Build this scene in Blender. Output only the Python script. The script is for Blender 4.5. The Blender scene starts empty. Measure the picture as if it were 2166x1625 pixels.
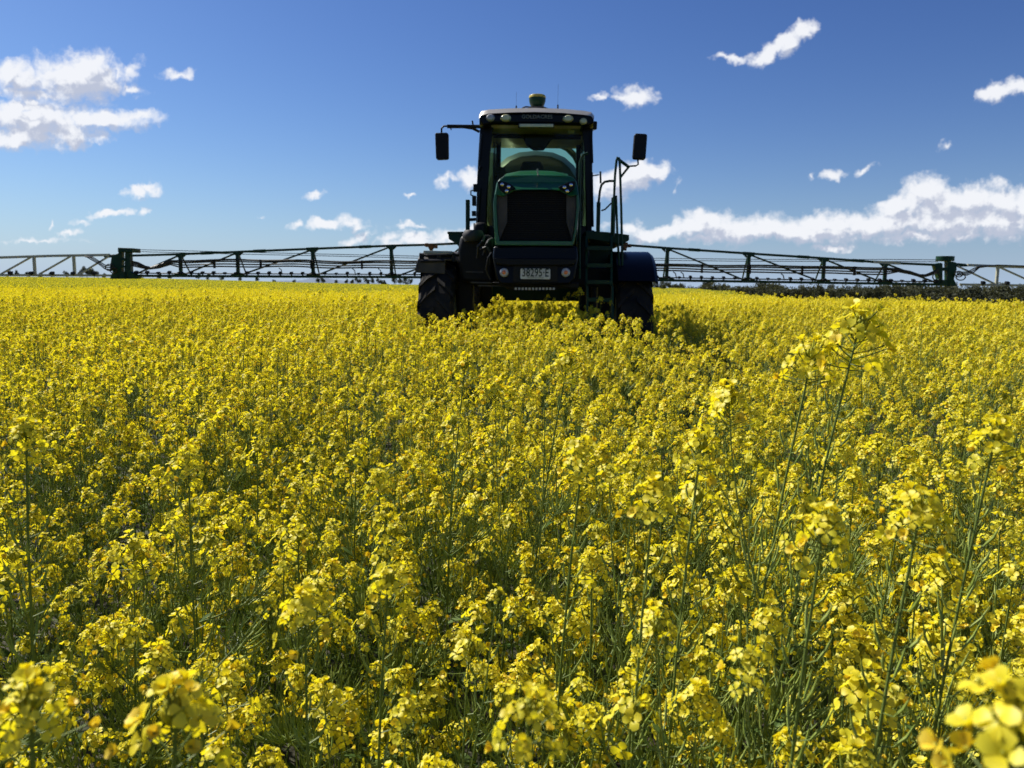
import bpy, bmesh, math, random
import numpy as np
from mathutils import Vector, Matrix
R = math.radians
rnd = random.Random(7)
sc = bpy.context.scene
COL = sc.collection
# ------------------------------------------------------------------ camera
EYE = Vector((0, 0, 1.6)); FPX = 1636.0
PITCH = math.atan((812.5 - 603) / FPX); ROLL = R(0.53)
cam = bpy.data.cameras.new('camera'); co = bpy.data.objects.new('camera', cam); COL.objects.link(co)
CM = Matrix.Rotation(math.pi / 2 - PITCH, 3, 'X') @ Matrix.Rotation(ROLL, 3, 'Z')
co.matrix_world = Matrix.Translation(EYE) @ CM.to_4x4()
cam.sensor_width = 36; cam.lens = FPX / 2166 * 36
cam.clip_start = 0.02; cam.clip_end = 20000
cam.dof.use_dof = True; cam.dof.focus_distance = 1.9; cam.dof.aperture_fstop = 10
sc.camera = co
def ray(px, py):
    return CM @ Vector(((px - 1083) / FPX, -(py - 812.5) / FPX, -1))
def at(px, py, Y):
    r = ray(px, py); return EYE + r * (Y / r.y)
def at_r(px, py, dist):
    return EYE + ray(px, py).normalized() * dist
# ------------------------------------------------------------------ light
SUN_EL, SUN_AZ = R(45), R(-55)       # azimuth clockwise from +Y
sdir = Vector((math.sin(SUN_AZ) * math.cos(SUN_EL), math.cos(SUN_AZ) * math.cos(SUN_EL), math.sin(SUN_EL)))
sl = bpy.data.lights.new('sun', 'SUN'); sl.energy = 5.0; sl.angle = R(0.5); sl.color = (1, 0.95, 0.87)
so = bpy.data.objects.new('sun', sl); COL.objects.link(so)
so.rotation_euler = (-sdir).to_track_quat('-Z', 'Y').to_euler(); so.location = (0, 0, 50)
sc.view_settings.view_transform = 'Standard'; sc.view_settings.look = 'None'
EXPO = 0.5; sc.view_settings.exposure = EXPO; sc.view_settings.gamma = 1
cy = sc.cycles
cy.max_bounces = 6; cy.diffuse_bounces = 3; cy.glossy_bounces = 3; cy.transmission_bounces = 5
cy.transparent_max_bounces = 8; cy.use_adaptive_sampling = True; cy.adaptive_threshold = 0.02
cy.caustics_reflective = False; cy.caustics_refractive = False
cy.use_denoising = True
# ------------------------------------------------------------------ world: sky and clouds
W = bpy.data.worlds.new('World'); sc.world = W; W.use_nodes = True
nt = W.node_tree; N = nt.nodes; L = nt.links; N.clear()
def nd(tree, t, **k):
    n = tree.nodes.new(t)
    for a, b in k.items(): setattr(n, a, b)
    return n
def math_(tree, op, a, b=None, c=None, clamp=False):
    n = nd(tree, 'ShaderNodeMath', operation=op, use_clamp=clamp)
    for i, v in enumerate((a, b, c)):
        if v is None: continue
        if isinstance(v, (int, float)): n.inputs[i].default_value = v
        else: tree.links.new(v, n.inputs[i])
    return n.outputs[0]
def vmath(tree, op, a, b=None, c=None):
    n = nd(tree, 'ShaderNodeVectorMath', operation=op)
    for i, v in enumerate((a, b, c)):
        if v is None: continue
        if isinstance(v, (tuple, list)): n.inputs[i].default_value = v
        else: tree.links.new(v, n.inputs[i])
    return n.outputs['Value'] if op == 'LENGTH' else n.outputs[0]
# cx, cy, rx, ry in photo pixels at arm's length, slant in degrees, strength
CL = [(160,168,98,42,-5,1),(178,135,42,28,0,1),(35,162,55,26,0,1),(215,165,45,28,0,.9),(55,192,60,16,0,.8),(255,152,12,14,-40,.6),(285,150,20,12,40,.6),(275,186,22,10,0,.7),
 (70,250,130,36,0,1),(215,255,95,18,0,1),(292,250,38,8,8,.7),(50,288,95,24,0,1),(140,282,80,26,0,1),(60,222,50,16,0,.9),
 (370,155,26,9,8,.8),(290,404,42,10,3,.9),(322,398,24,13,0,.9),(232,450,45,8,12,.8),(302,446,13,6,20,.5),(102,470,5,9,-30,.5),(172,470,22,5,5,.5),(140,495,20,5,8,.5),(75,509,55,4,0,.35),(337,262,5,8,0,.3),
 (672,411,24,8,-5,.8),(557,463,9,5,0,.4),(629,474,16,8,10,.7),(690,470,38,12,12,.9),(730,473,34,11,-10,.8),(762,503,30,9,20,.6),(822,500,28,9,22,.6),(872,478,33,5,3,.7),(870,506,45,12,10,.8),(870,415,11,4,0,.5),
 (942,382,20,9,35,.7),(992,382,32,17,18,.9),(955,505,45,14,8,.7),(1025,490,30,16,0,.7),
 (1700,60,22,15,20,1),(1672,85,34,15,45,1),(1625,115,44,15,22,1),(1550,125,34,6,5,.6),(1598,122,24,13,0,.8),
 (1345,202,36,19,-5,1),(1320,203,26,10,0,.8),(1267,204,15,5,15,.6),(2135,187,50,17,8,.9),(2098,198,30,19,0,1),(2160,180,30,14,0,.8),
 (1365,368,44,24,10,1),(1310,385,50,24,15,1),(1285,405,45,16,0,.8),(1763,371,22,9,15,.7),(1716,377,7,4,0,.4),(1830,361,15,7,35,.45),(2005,303,12,5,20,.3),(1434,390,5,10,0,.3),
 (1370,498,40,12,10,.8),(1420,490,50,15,10,1),(1505,465,45,22,0,1),(1470,480,55,22,12,1),(1560,487,75,25,0,1),(1620,480,60,25,0,1),(1680,490,60,22,0,1),(1745,475,55,24,0,1),(1730,498,70,17,0,1),
 (1815,480,60,22,0,1),(1900,440,50,26,20,1),(1960,408,50,28,8,1),(1985,432,85,32,0,1),(2055,425,70,30,0,1),(2120,425,60,30,0,1),(2180,430,60,28,0,1),(1900,470,80,28,0,1),(2000,470,120,34,0,1),
 (2110,468,90,32,0,1),(1935,500,70,12,0,.8),(2040,498,60,10,5,.7),(2150,470,40,14,10,1),(1758,524,32,8,5,.7),(1480,506,60,8,0,.6),(1345,482,22,12,0,.6),(1290,478,20,8,0,.5)]
def noise(tree, v, scale, detail=4, rough=.55):
    n = nd(tree, 'ShaderNodeTexNoise', noise_dimensions='2D'); n.inputs['Scale'].default_value = scale
    n.inputs['Detail'].default_value = detail; n.inputs['Roughness'].default_value = rough
    tree.links.new(v, n.inputs['Vector']); return n
def cloud_group(name, blobs):
    g = bpy.data.node_groups.new(name, 'ShaderNodeTree')
    g.interface.new_socket('uv', in_out='INPUT', socket_type='NodeSocketVector'); g.interface.new_socket('d', in_out='OUTPUT', socket_type='NodeSocketFloat')
    gi = nd(g, 'NodeGroupInput'); go = nd(g, 'NodeGroupOutput')
    n1 = noise(g, gi.outputs[0], 22, 2); off = vmath(g, 'MULTIPLY', vmath(g, 'SUBTRACT', n1.outputs['Color'], (.5, .5, .5)), (.034, .020, 0))
    n2 = noise(g, gi.outputs[0], 75, 2); off2 = vmath(g, 'MULTIPLY', vmath(g, 'SUBTRACT', n2.outputs['Color'], (.5, .5, .5)), (.014, .012, 0))
    p = vmath(g, 'ADD', vmath(g, 'ADD', gi.outputs[0], off), off2); m = None
    for (cx, cy_, rx, ry, sl_, st) in blobs:
        r_ = ray(cx, cy_); q = vmath(g, 'SUBTRACT', p, (r_.x / r_.y, r_.z / r_.y, 0))
        if abs(sl_) > 3:
            m1 = nd(g, 'ShaderNodeVectorRotate', rotation_type='Z_AXIS'); m1.inputs['Angle'].default_value = -R(sl_); g.links.new(q, m1.inputs['Vector']); q = m1.outputs[0]
        l = vmath(g, 'LENGTH', vmath(g, 'MULTIPLY', q, (FPX / rx / 1.26, FPX / ry / 1.26, 0)))
        d = math_(g, 'MULTIPLY_ADD', l, -st, st); m = d if m is None else math_(g, 'SMOOTH_MAX', m, d, 0.18)
    n3 = noise(g, gi.outputs[0], 46, 5, .56)
    vo = nd(g, 'ShaderNodeTexVoronoi', voronoi_dimensions='2D', feature='SMOOTH_F1'); vo.inputs['Scale'].default_value = 38; vo.inputs['Detail'].default_value = 2; vo.inputs['Roughness'].default_value = .6; vo.inputs['Smoothness'].default_value = .4; vo.normalize = True
    g.links.new(vmath(g, 'MULTIPLY', p, (1, 1.35, 1)), vo.inputs['Vector'])
    dd = math_(g, 'ADD', m, math_(g, 'MULTIPLY', math_(g, 'SUBTRACT', n3.outputs['Fac'], .5), .9))
    dd = math_(g, 'ADD', dd, math_(g, 'MULTIPLY', math_(g, 'SUBTRACT', .40, vo.outputs['Distance']), .75)); g.links.new(dd, go.inputs[0]); return g
tc = nd(nt, 'ShaderNodeTexCoord'); sep = nd(nt, 'ShaderNodeSeparateXYZ'); L.new(tc.outputs['Generated'], sep.inputs[0])
yy = math_(nt, 'MAXIMUM', sep.outputs['Y'], .02)
U = math_(nt, 'DIVIDE', sep.outputs['X'], yy); V = math_(nt, 'DIVIDE', sep.outputs['Z'], yy)
cmb = nd(nt, 'ShaderNodeCombineXYZ'); L.new(U, cmb.inputs[0]); L.new(V, cmb.inputs[1])
front = math_(nt, 'GREATER_THAN', sep.outputs['Y'], .05)
sky = nd(nt, 'ShaderNodeTexSky', sky_type='NISHITA', sun_disc=False, sun_elevation=SUN_EL, sun_rotation=SUN_AZ)
sky.altitude = 200; sky.air_density = 1.0; sky.dust_density = 0.6; sky.ozone_density = 1.6
SKYS = 0.10
sk0 = vmath(nt, 'MULTIPLY', sky.outputs[0], (SKYS, SKYS, SKYS)); ss = nd(nt, 'ShaderNodeSeparateXYZ'); L.new(sk0, ss.inputs[0])
cb2 = nd(nt, 'ShaderNodeCombineXYZ')     # deeper, bluer air than the stock sky
for i, (k_, p_) in enumerate(((.60, 1.28), (.765, 1.28), (1.0, 1.12))):
    L.new(math_(nt, 'MULTIPLY', math_(nt, 'POWER', ss.outputs[i], p_), k_ / 2 ** EXPO), cb2.inputs[i])
hz = math_(nt, 'MULTIPLY', math_(nt, 'EXPONENT', math_(nt, 'MULTIPLY', math_(nt, 'ABSOLUTE', sep.outputs['Z']), -15)), .85)
hm = nd(nt, 'ShaderNodeMix', data_type='RGBA'); L.new(hz, hm.inputs['Factor']); L.new(cb2.outputs[0], hm.inputs['A']); hm.inputs['B'].default_value = (.44 / 2 ** EXPO, .58 / 2 ** EXPO, .79 / 2 ** EXPO, 1)
bg = nd(nt, 'ShaderNodeBackground'); L.new(hm.outputs['Result'], bg.inputs['Color'])
shader = bg.outputs[0]
def uv_px(x, y): r_ = ray(x, y); return r_.x / r_.y, r_.z / r_.y
def band(v, lo, hi): return math_(nt, 'MULTIPLY', math_(nt, 'GREATER_THAN', v, lo), math_(nt, 'LESS_THAN', v, hi))
# four stretches of sky that carry clouds; the clouds of each are worked out only there
for k_, (x0, y0, x1, y1) in enumerate(((-400, 60, 430, 545), (430, 340, 1160, 560), (1200, -200, 2700, 325), (1200, 325, 2700, 560))):
    bl = [c for c in CL if x0 <= c[0] < x1 and y0 <= c[1] < y1]
    (ua, va), (ub, vb) = uv_px(x0, y1), uv_px(x1, y0); va = .012
    inside = math_(nt, 'MULTIPLY', math_(nt, 'MULTIPLY', band(U, ua, ub), band(V, uv_px(1083, y1)[1] if k_ == 2 else va, uv_px(1083, y0)[1])), front)
    g = cloud_group('cloud_field', bl)
    def field(v):
        n = nd(nt, 'ShaderNodeGroup'); n.node_tree = g; L.new(v, n.inputs[0]); return n.outputs[0]
    d0 = field(cmb.outputs[0]); d1 = field(vmath(nt, 'ADD', cmb.outputs[0], (-.009, .015, 0)))
    mr = nd(nt, 'ShaderNodeMapRange', interpolation_type='SMOOTHSTEP'); L.new(d0, mr.inputs['Value']); mr.inputs['From Min'].default_value = -.08; mr.inputs['From Max'].default_value = .68
    ms = nd(nt, 'ShaderNodeMapRange', interpolation_type='SMOOTHSTEP'); L.new(math_(nt, 'ADD', math_(nt, 'MULTIPLY', d1, .55), math_(nt, 'MULTIPLY', math_(nt, 'SUBTRACT', d1, d0), .9)), ms.inputs['Value'])
    ms.inputs['From Min'].default_value = -.05; ms.inputs['From Max'].default_value = .7
    ccol = nd(nt, 'ShaderNodeMix', data_type='RGBA'); L.new(ms.outputs[0], ccol.inputs['Factor']); ccol.inputs['A'].default_value = (.65, .66, .69, 1); ccol.inputs['B'].default_value = (.37, .40, .49, 1)
    mx = nd(nt, 'ShaderNodeMix', data_type='RGBA'); L.new(math_(nt, 'MULTIPLY', mr.outputs[0], .96), mx.inputs['Factor']); L.new(hm.outputs['Result'], mx.inputs['A']); L.new(ccol.outputs['Result'], mx.inputs['B'])
    b2 = nd(nt, 'ShaderNodeBackground'); L.new(mx.outputs['Result'], b2.inputs['Color'])
    mixs = nd(nt, 'ShaderNodeMixShader'); L.new(inside, mixs.inputs[0]); L.new(shader, mixs.inputs[1]); L.new(b2.outputs[0], mixs.inputs[2]); shader = mixs.outputs[0]
wo = nd(nt, 'ShaderNodeOutputWorld'); L.new(shader, wo.inputs[0])
W.cycles.sampling_method = 'MANUAL'; W.cycles.sample_map_resolution = 512
# ------------------------------------------------------------------ materials
MATS = {}
def pbr(name, col, rough=.5, metal=0, noise_amt=0, nscale=8, coat=0, bump=0, spec=.5, alpha=1, col2=None, emit=None):
    m = bpy.data.materials.new(name); m.use_nodes = True; t = m.node_tree; b = t.nodes['Principled BSDF']
    b.inputs['Base Color'].default_value = (*col, 1); b.inputs['Roughness'].default_value = rough; b.inputs['Metallic'].default_value = metal
    b.inputs['Coat Weight'].default_value = coat; b.inputs['Coat Roughness'].default_value = .08; b.inputs['Specular IOR Level'].default_value = spec
    if noise_amt or col2 or bump:
        tcn = nd(t, 'ShaderNodeTexCoord'); n = nd(t, 'ShaderNodeTexNoise'); n.inputs['Scale'].default_value = nscale; n.inputs['Detail'].default_value = 5
        t.links.new(tcn.outputs['Object'], n.inputs['Vector'])
        mxx = nd(t, 'ShaderNodeMix', data_type='RGBA')
        mp = nd(t, 'ShaderNodeMapRange'); mp.inputs['From Min'].default_value = .35; mp.inputs['From Max'].default_value = .7
        t.links.new(n.outputs['Fac'], mp.inputs['Value']); t.links.new(mp.outputs[0], mxx.inputs['Factor'])
        c2 = col2 or tuple(c * (1 - noise_amt) for c in col)
        mxx.inputs['A'].default_value = (*col, 1); mxx.inputs['B'].default_value = (*c2, 1)
        t.links.new(mxx.outputs['Result'], b.inputs['Base Color'])
        if bump:
            bp = nd(t, 'ShaderNodeBump'); bp.inputs['Strength'].default_value = bump; bp.inputs['Distance'].default_value = .02
            t.links.new(n.outputs['Fac'], bp.inputs['Height']); t.links.new(bp.outputs[0], b.inputs['Normal'])
    MATS[name] = m; return m
def leafy(name, col, col2, trans=.45, rough=.6, gloss=.04, tint=None):
    """thin plant tissue: diffuse + light passing through, colour varying from piece to piece"""
    m = bpy.data.materials.new(name); m.use_nodes = True; t = m.node_tree; t.nodes.clear()
    ge = nd(t, 'ShaderNodeNewGeometry'); oi = nd(t, 'ShaderNodeObjectInfo')
    f = math_(t, 'FRACT', math_(t, 'ADD', ge.outputs['Random Per Island'], math_(t, 'MULTIPLY', oi.outputs['Random'], 3.7)))
    f = math_(t, 'POWER', f, 1.6)
    mxx = nd(t, 'ShaderNodeMix', data_type='RGBA'); t.links.new(f, mxx.inputs['Factor'])
    mxx.inputs['A'].default_value = (*col, 1); mxx.inputs['B'].default_value = (*col2, 1)
    di = nd(t, 'ShaderNodeBsdfDiffuse'); tr = nd(t, 'ShaderNodeBsdfTranslucent'); gl = nd(t, 'ShaderNodeBsdfGlossy'); gl.inputs['Roughness'].default_value = rough
    t.links.new(mxx.outputs['Result'], di.inputs['Color'])
    tv = vmath(t, 'MULTIPLY', mxx.outputs['Result'], tint or (1.1, 1.0, .5)); t.links.new(tv, tr.inputs['Color'])
    a = nd(t, 'ShaderNodeMixShader'); a.inputs[0].default_value = trans; t.links.new(di.outputs[0], a.inputs[1]); t.links.new(tr.outputs[0], a.inputs[2])
    b = nd(t, 'ShaderNodeMixShader'); b.inputs[0].default_value = gloss; t.links.new(a.outputs[0], b.inputs[1]); t.links.new(gl.outputs[0], b.inputs[2])
    o = nd(t, 'ShaderNodeOutputMaterial'); t.links.new(b.outputs[0], o.inputs[0]); MATS[name] = m; return m
def glass(name, col, dark=.75, refl=.1):
    m = bpy.data.materials.new(name); m.use_nodes = True; t = m.node_tree; t.nodes.clear()
    tr = nd(t, 'ShaderNodeBsdfTransparent'); tr.inputs[0].default_value = (*col, 1)
    gl = nd(t, 'ShaderNodeBsdfGlossy'); gl.inputs['Roughness'].default_value = .03
    fr = nd(t, 'ShaderNodeFresnel'); fr.inputs[0].default_value = 1.22
    mm = nd(t, 'ShaderNodeMixShader'); t.links.new(fr.outputs[0], mm.inputs[0]); t.links.new(tr.outputs[0], mm.inputs[1]); t.links.new(gl.outputs[0], mm.inputs[2])
    o = nd(t, 'ShaderNodeOutputMaterial'); t.links.new(mm.outputs[0], o.inputs[0]); MATS[name] = m; return m
leafy('petal', (.90, .82, .047), (.89, .74, .027), .5, .5, .03, (1.04, 1.0, .4))
leafy('petal_old', (.88, .71, .03), (.84, .63, .05), .35, .5, .03, (1.1, .95, .4))
leafy('bud', (.42, .44, .04), (.62, .58, .04), .3, .5, .03)
leafy('stem_green', (.12, .165, .032), (.17, .22, .05), .05, .5, .03)
leafy('pod_green', (.23, .30, .05), (.35, .41, .10), .2, .5, .03)
leafy('leaf_green', (.08, .14, .03), (.13, .19, .04), .35, .6, .012)
leafy('crop_green', (.085, .13, .03), (.14, .17, .035), .3, .5, .03)
leafy('gum_leaf', (.068, .075, .045), (.088, .094, .058), .3, .6, .01)
leafy('gum_leaf_far', (.055, .066, .050), (.085, .095, .07), .2, .5, .03)
pbr('bark', (.12, .10, .08), .9, noise_amt=.4)
pbr('soil', (.055, .042, .026), .95, nscale=3, col2=(.035, .05, .018), bump=.3)
pbr('green_paint', (.007, .10, .03), .28, noise_amt=.25, nscale=3, coat=.15, spec=.4)
pbr('green_frame', (.003, .038, .015), .45, noise_amt=.35, nscale=6, spec=.25)
pbr('black_plastic', (.007, .007, .008), .55, noise_amt=.3, nscale=10, spec=.22)
pbr('gloss_black', (.003, .0035, .005), .32, noise_amt=.3, nscale=5, spec=.16)
pbr('dusty_plastic', (.03, .03, .03), .6, nscale=4, col2=(.07, .062, .055), spec=.3)
pbr('rubber', (.010, .010, .010), .85, nscale=5, col2=(.035, .028, .020), bump=.3, spec=.25)
pbr('roof_cream', (.62, .56, .46), .35, noise_amt=.1, nscale=4, coat=.3)
pbr('cream_paint', (.42, .42, .33), .45, noise_amt=.2, nscale=4)
pbr('steel', (.4, .4, .4), .35, metal=.9, noise_amt=.3)
pbr('dark_steel', (.05, .05, .05), .5, metal=.5, noise_amt=.3)
pbr('hose_black', (.012, .012, .013), .5)
pbr('rust', (.20, .09, .03), .8, noise_amt=.4)
pbr('plate_white', (.62, .64, .60), .45, noise_amt=.08)
pbr('plate_ink', (.005, .02, .012), .6)
pbr('letter_grey', (.20, .20, .15), .5)
pbr('lamp_lens', (.62, .60, .34), .22, noise_amt=.2, nscale=20, coat=.6)
pbr('lamp_grey', (.40, .40, .40), .22, noise_amt=.2, nscale=20, coat=.6)
pbr('lamp_orange', (.75, .20, .06), .25, noise_amt=.3, nscale=40, coat=.6)
pbr('chrome', (.75, .75, .75), .12, metal=1)
pbr('yellow_paint', (.55, .42, .03), .35, coat=.4)
pbr('interior', (.03, .028, .012), .9, noise_amt=.3, spec=.1)
pbr('seat_fabric', (.02, .022, .025), .9)
pbr('tank_green', (.022, .036, .010), .35, noise_amt=.3, nscale=2, coat=.2)
glass('windscreen_glass', (.80, .91, .58)); glass('side_glass', (.16, .17, .07)); glass('rear_glass', (.80, .95, .82))
# ------------------------------------------------------------------ mesh helper
def tag(o, label=None, cat=None, group=None, kind=None):
    if label: o['label'] = label
    if cat: o['category'] = cat
    if group: o['group'] = group
    if kind: o['kind'] = kind
    return o
class MB:
    def __init__(s): s.v = []; s.f = []; s.m = []; s.k = 0
    def mat(s, k): s.k = k; return s
    def add(s, vs, fs):
        b = len(s.v); s.v.extend([tuple(x) for x in vs]); s.f.extend([tuple(i + b for i in f) for f in fs]); s.m.extend([s.k] * len(fs)); return s
    def box(s, c, d, rot=None):
        x, y, z = (q / 2 for q in d); vs = [Vector((i * x, j * y, k * z)) for i in (-1, 1) for j in (-1, 1) for k in (-1, 1)]
        if rot is not None: vs = [rot @ q for q in vs]
        c = Vector(c); return s.add([q + c for q in vs], [(0, 1, 3, 2), (4, 6, 7, 5), (0, 4, 5, 1), (2, 3, 7, 6), (0, 2, 6, 4), (1, 5, 7, 3)])
    def prism(s, pts, back):
        """pts: closed loop of Vectors (front); back: offset vector or list of Vectors"""
        n = len(pts); pts = [Vector(q) for q in pts]
        bk = [q + Vector(back) for q in pts] if isinstance(back, (tuple, Vector)) else [Vector(q) for q in back]
        return s.add(pts + bk, [tuple(range(n)), tuple(range(2 * n - 1, n - 1, -1))] + [(i, i + n, (i + 1) % n + n, (i + 1) % n) for i in range(n)])
    def tube(s, pts, rad, n=6, cap=True):
        pts = [Vector(q) for q in pts]; m = len(pts)
        rs = rad if isinstance(rad, (list, tuple)) else [rad] * m
        vs = []; prev = None
        for i, q in enumerate(pts):
            t = (pts[min(i + 1, m - 1)] - pts[max(i - 1, 0)]); t = t.normalized() if t.length > 1e-9 else Vector((0, 0, 1))
            if prev is None: a = t.orthogonal().normalized()
            else:
                a = prev - t * prev.dot(t); a = a.normalized() if a.length > 1e-6 else t.orthogonal().normalized()
            prev = a; b = t.cross(a)
            for k in range(n):
                w = 2 * math.pi * k / n; vs.append(q + (a * math.cos(w) + b * math.sin(w)) * rs[i])
        fs = [(i * n + k, i * n + (k + 1) % n, (i + 1) * n + (k + 1) % n, (i + 1) * n + k) for i in range(m - 1) for k in range(n)]
        if cap: fs += [tuple(range(n - 1, -1, -1)), tuple(range((m - 1) * n, m * n))]
        return s.add(vs, fs)
    def lathe(s, prof, c, axis='X', n=40, close=True):
        """prof: list of (radius, along)"""
        vs = []; c = Vector(c)
        for k in range(n):
            w = 2 * math.pi * k / n
            for (r, h) in prof:
                a, b = r * math.cos(w), r * math.sin(w)
                vs.append(c + (Vector((h, a, b)) if axis == 'X' else Vector((a, h, b)) if axis == 'Y' else Vector((a, b, h))))
        m = len(prof); fs = []
        for k in range(n):
            for j in range(m - 1): fs.append((k * m + j, ((k + 1) % n) * m + j, ((k + 1) % n) * m + j + 1, k * m + j + 1))
            if close: fs.append((k * m + m - 1, ((k + 1) % n) * m + m - 1, ((k + 1) % n) * m, k * m))
        return s.add(vs, fs)
    def mesh(s, name, mats):
        me = bpy.data.meshes.new(name); me.from_pydata(s.v, [], s.f)
        for q in (mats if isinstance(mats, (list, tuple)) else [mats]): me.materials.append(MATS[q] if isinstance(q, str) else q)
        if len(me.materials) > 1: me.polygons.foreach_set('material_index', s.m)
        me.update(); return me
def mkobj(name, me, parent=None, loc=None, bevel=0, smooth=False, fix=True):
    if fix:
        bm = bmesh.new(); bm.from_mesh(me); bmesh.ops.recalc_face_normals(bm, faces=bm.faces); bm.to_mesh(me); bm.free()

    o = bpy.data.objects.new(name, me); COL.objects.link(o)
    if parent: o.parent = parent
    if loc is not None: o.location = loc
    if smooth:
        me.polygons.foreach_set('use_smooth', [True] * len(me.polygons)); me.set_sharp_from_angle(angle=R(38))
    if bevel:
        b = o.modifiers.new('bevel', 'BEVEL'); b.width = bevel; b.segments = 2; b.limit_method = 'ANGLE'
    return o
def empty(name, loc, rz=0):
    o = bpy.data.objects.new(name, None); COL.objects.link(o); o.location = loc; o.rotation_euler = (0, 0, rz); o.empty_display_size = .2; return o
#TERRAIN
def smooth(a, b, x):
    t = min(1, max(0, (x - a) / (b - a))); return t * t * (3 - 2 * t)
def crest(t):
    """distance at which the field begins to fall away, by bearing (x/y)"""
    pts = [(-9, 900), (.14, 900), (.19, 330), (.24, 110), (.30, 35), (.36, 26), (.50, 23), (.66, 21), (9, 21)]
    for (a, ya), (b, yb) in zip(pts, pts[1:]):
        if t <= b:
            k = (t - a) / (b - a); return math.exp(math.log(ya) * (1 - k) + math.log(yb) * k)
    return 21
def terrain(x, y):
    t = x / max(y, 5.0); c = crest(t); d = max(0, y - c)
    und = .10 * math.sin(x * .031 + 1) * math.sin(y * .017) * smooth(15, 60, y)
    h = -min(d * .036 * smooth(0, 26, d) + d * .003, 6.5) if d > 0 else 0
    h += smooth(.12, .55, -t) * .0058 * min(max(0, y - 25), 500)
    return h + und * (1 - smooth(200, 400, y))
# ------------------------------------------------------------------ the boom sprayer
YAW = -math.atan(.030); RZ = Matrix.Rotation(YAW, 3, 'Z'); RZI = RZ.inverted(); ORG = Vector((0, 12.4, 0))
def F(px, py, D):
    r = RZI @ ray(px, py); return EYE + r * (D / r.y)
SP = empty('boom_sprayer', RZ @ ORG, YAW)
tag(SP, 'green and black self-propelled boom sprayer facing the camera, booms spread over the yellow crop', 'boom sprayer')
def part(name, mb, mats, parent=SP, bevel=0, smooth=False, fix=True, label=None):
    o = mkobj(name, mb.mesh(name, mats), parent, bevel=bevel, smooth=smooth, fix=fix)
    if parent is SP: o.location = -ORG
    if label: o['label'] = label
    return o
def poly(pts, D, back, dz=0):
    return [F(x, y, D) for x, y in pts]
def plateprism(mb, pts, D, depth):
    return mb.prism([F(x, y, D) for x, y in pts], Vector((0, depth, 0)))
def axmat(v):   # rotation taking local x to v
    return Vector(v).to_track_quat('X', 'Z').to_matrix()
def beam(mb, a, b, w, h):
    a, b = Vector(a), Vector(b); d = b - a; return mb.box((a + b) / 2, (d.length, w, h), axmat(d))
CX = F(1132, 600, 9.9).x
def sx(px, D): return F(px, 603, D).x
def sz(py, D, px=1132): return F(px, py, D).z
# ---- hood
D0 = 9.95
z = lambda py: sz(py, D0)
def prof(w, zb, zs, zt, crown):
    return [(-w * .97, zb), (-w, (zb + zs) / 2), (-w * .985, zs - .12), (-w * .93, zs), (-w * .74, zt - .02), (-w * .4, zt + crown * .7), (0, zt + crown),
            (w * .4, zt + crown * .7), (w * .74, zt - .02), (w * .93, zs), (w * .985, zs - .12), (w, (zb + zs) / 2), (w * .97, zb)]
secs = [(10.10, .535, z(517), z(386), z(371), .012), (10.28, .55, z(517), z(384), z(369) + .05, .018), (10.6, .555, z(517), z(382), z(369) + .115, .025),
        (11.1, .56, z(517), z(382), z(369) + .16, .03), (11.95, .56, z(517), z(384), z(369) + .15, .03)]
mb = MB(); vs = []
for (D, w, zb, zs, zt, cr) in secs: vs += [(CX + a, D, b) for a, b in prof(w, zb, zs, zt, cr)]
n = 13; fs = [(i * n + k, i * n + k + 1, (i + 1) * n + k + 1, (i + 1) * n + k) for i in range(len(secs) - 1) for k in range(n - 1)]
fs.append(tuple(range(4 * n, 5 * n))); mb.add(vs, fs)
hood = part('hood', mb, 'green_paint', smooth=True)
mb = MB()
brow = [(1046, 412), (1051, 386), (1058, 378), (1066, 373), (1085, 370.5), (1132, 369.5), (1188, 370.5), (1207, 373), (1215, 378), (1220, 386), (1224, 412), (1207, 416), (1198, 411), (1184, 404), (1168, 402), (1104, 402), (1088, 404), (1073, 411), (1064, 416)]
fr = [F(x, y, 9.94) for x, y in brow]; bk = [F(x, y, 10.12) for x, y in brow]
for i in range(1, 10):   # the brow leans back towards the top
    fr[i] = F(brow[i][0], brow[i][1], 10.06)
mb.prism(fr, bk); part('hood_nose', mb, 'green_paint', hood, bevel=.012)
mb = MB()
for s_, pl in ((1, [(1043.5, 430), (1046, 411), (1051, 412), (1050, 440), (1053, 490), (1057, 510), (1049, 519), (1045, 480)]), (-1, [(1226, 435), (1224, 411), (1219, 412), (1219.5, 440), (1215, 490), (1210, 510), (1214, 519), (1221, 480)])):
    plateprism(mb, pl, 9.96, .16)
plateprism(mb, [(1049, 509.5), (1214, 510), (1212, 520), (1050, 519)], 9.93, .18)
part('grille_surround', mb, 'green_paint', hood, bevel=.008)
for s_, pl in ((1, [(1051.5, 412), (1063, 416.5), (1073, 412), (1073, 470), (1056, 509), (1053, 480), (1050.5, 440)]), (-1, [(1218.5, 412), (1208, 416.5), (1198, 412), (1198, 470), (1210, 508), (1215, 480), (1219, 440)])):
    mb = MB(); plateprism(mb, pl, 10.0, .03); o = part('side_vent', mb, 'dusty_plastic', hood, bevel=.004)
mb = MB(); plateprism(mb, [(1072, 403), (1199, 403), (1199, 470), (1212, 512), (1055, 512), (1072, 470)], 10.09, .02)
for k in range(22):
    py = 407 + k * 4.7; hw = 62 if py < 470 else 62 + (py - 470) * .35
    a, b = F(1135 - hw, py, 10.05), F(1135 + hw, py, 10.05); mb.box((a + b) / 2, ((b - a).length, .02, .011))
for px in (1094, 1135, 1176):
    a, b = F(px, 404, 10.035), F(px, 511, 10.035); mb.box((a + b) / 2, (.012, .012, (b - a).length))
part('grille', mb, 'black_plastic', hood)
mb = MB()
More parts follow.
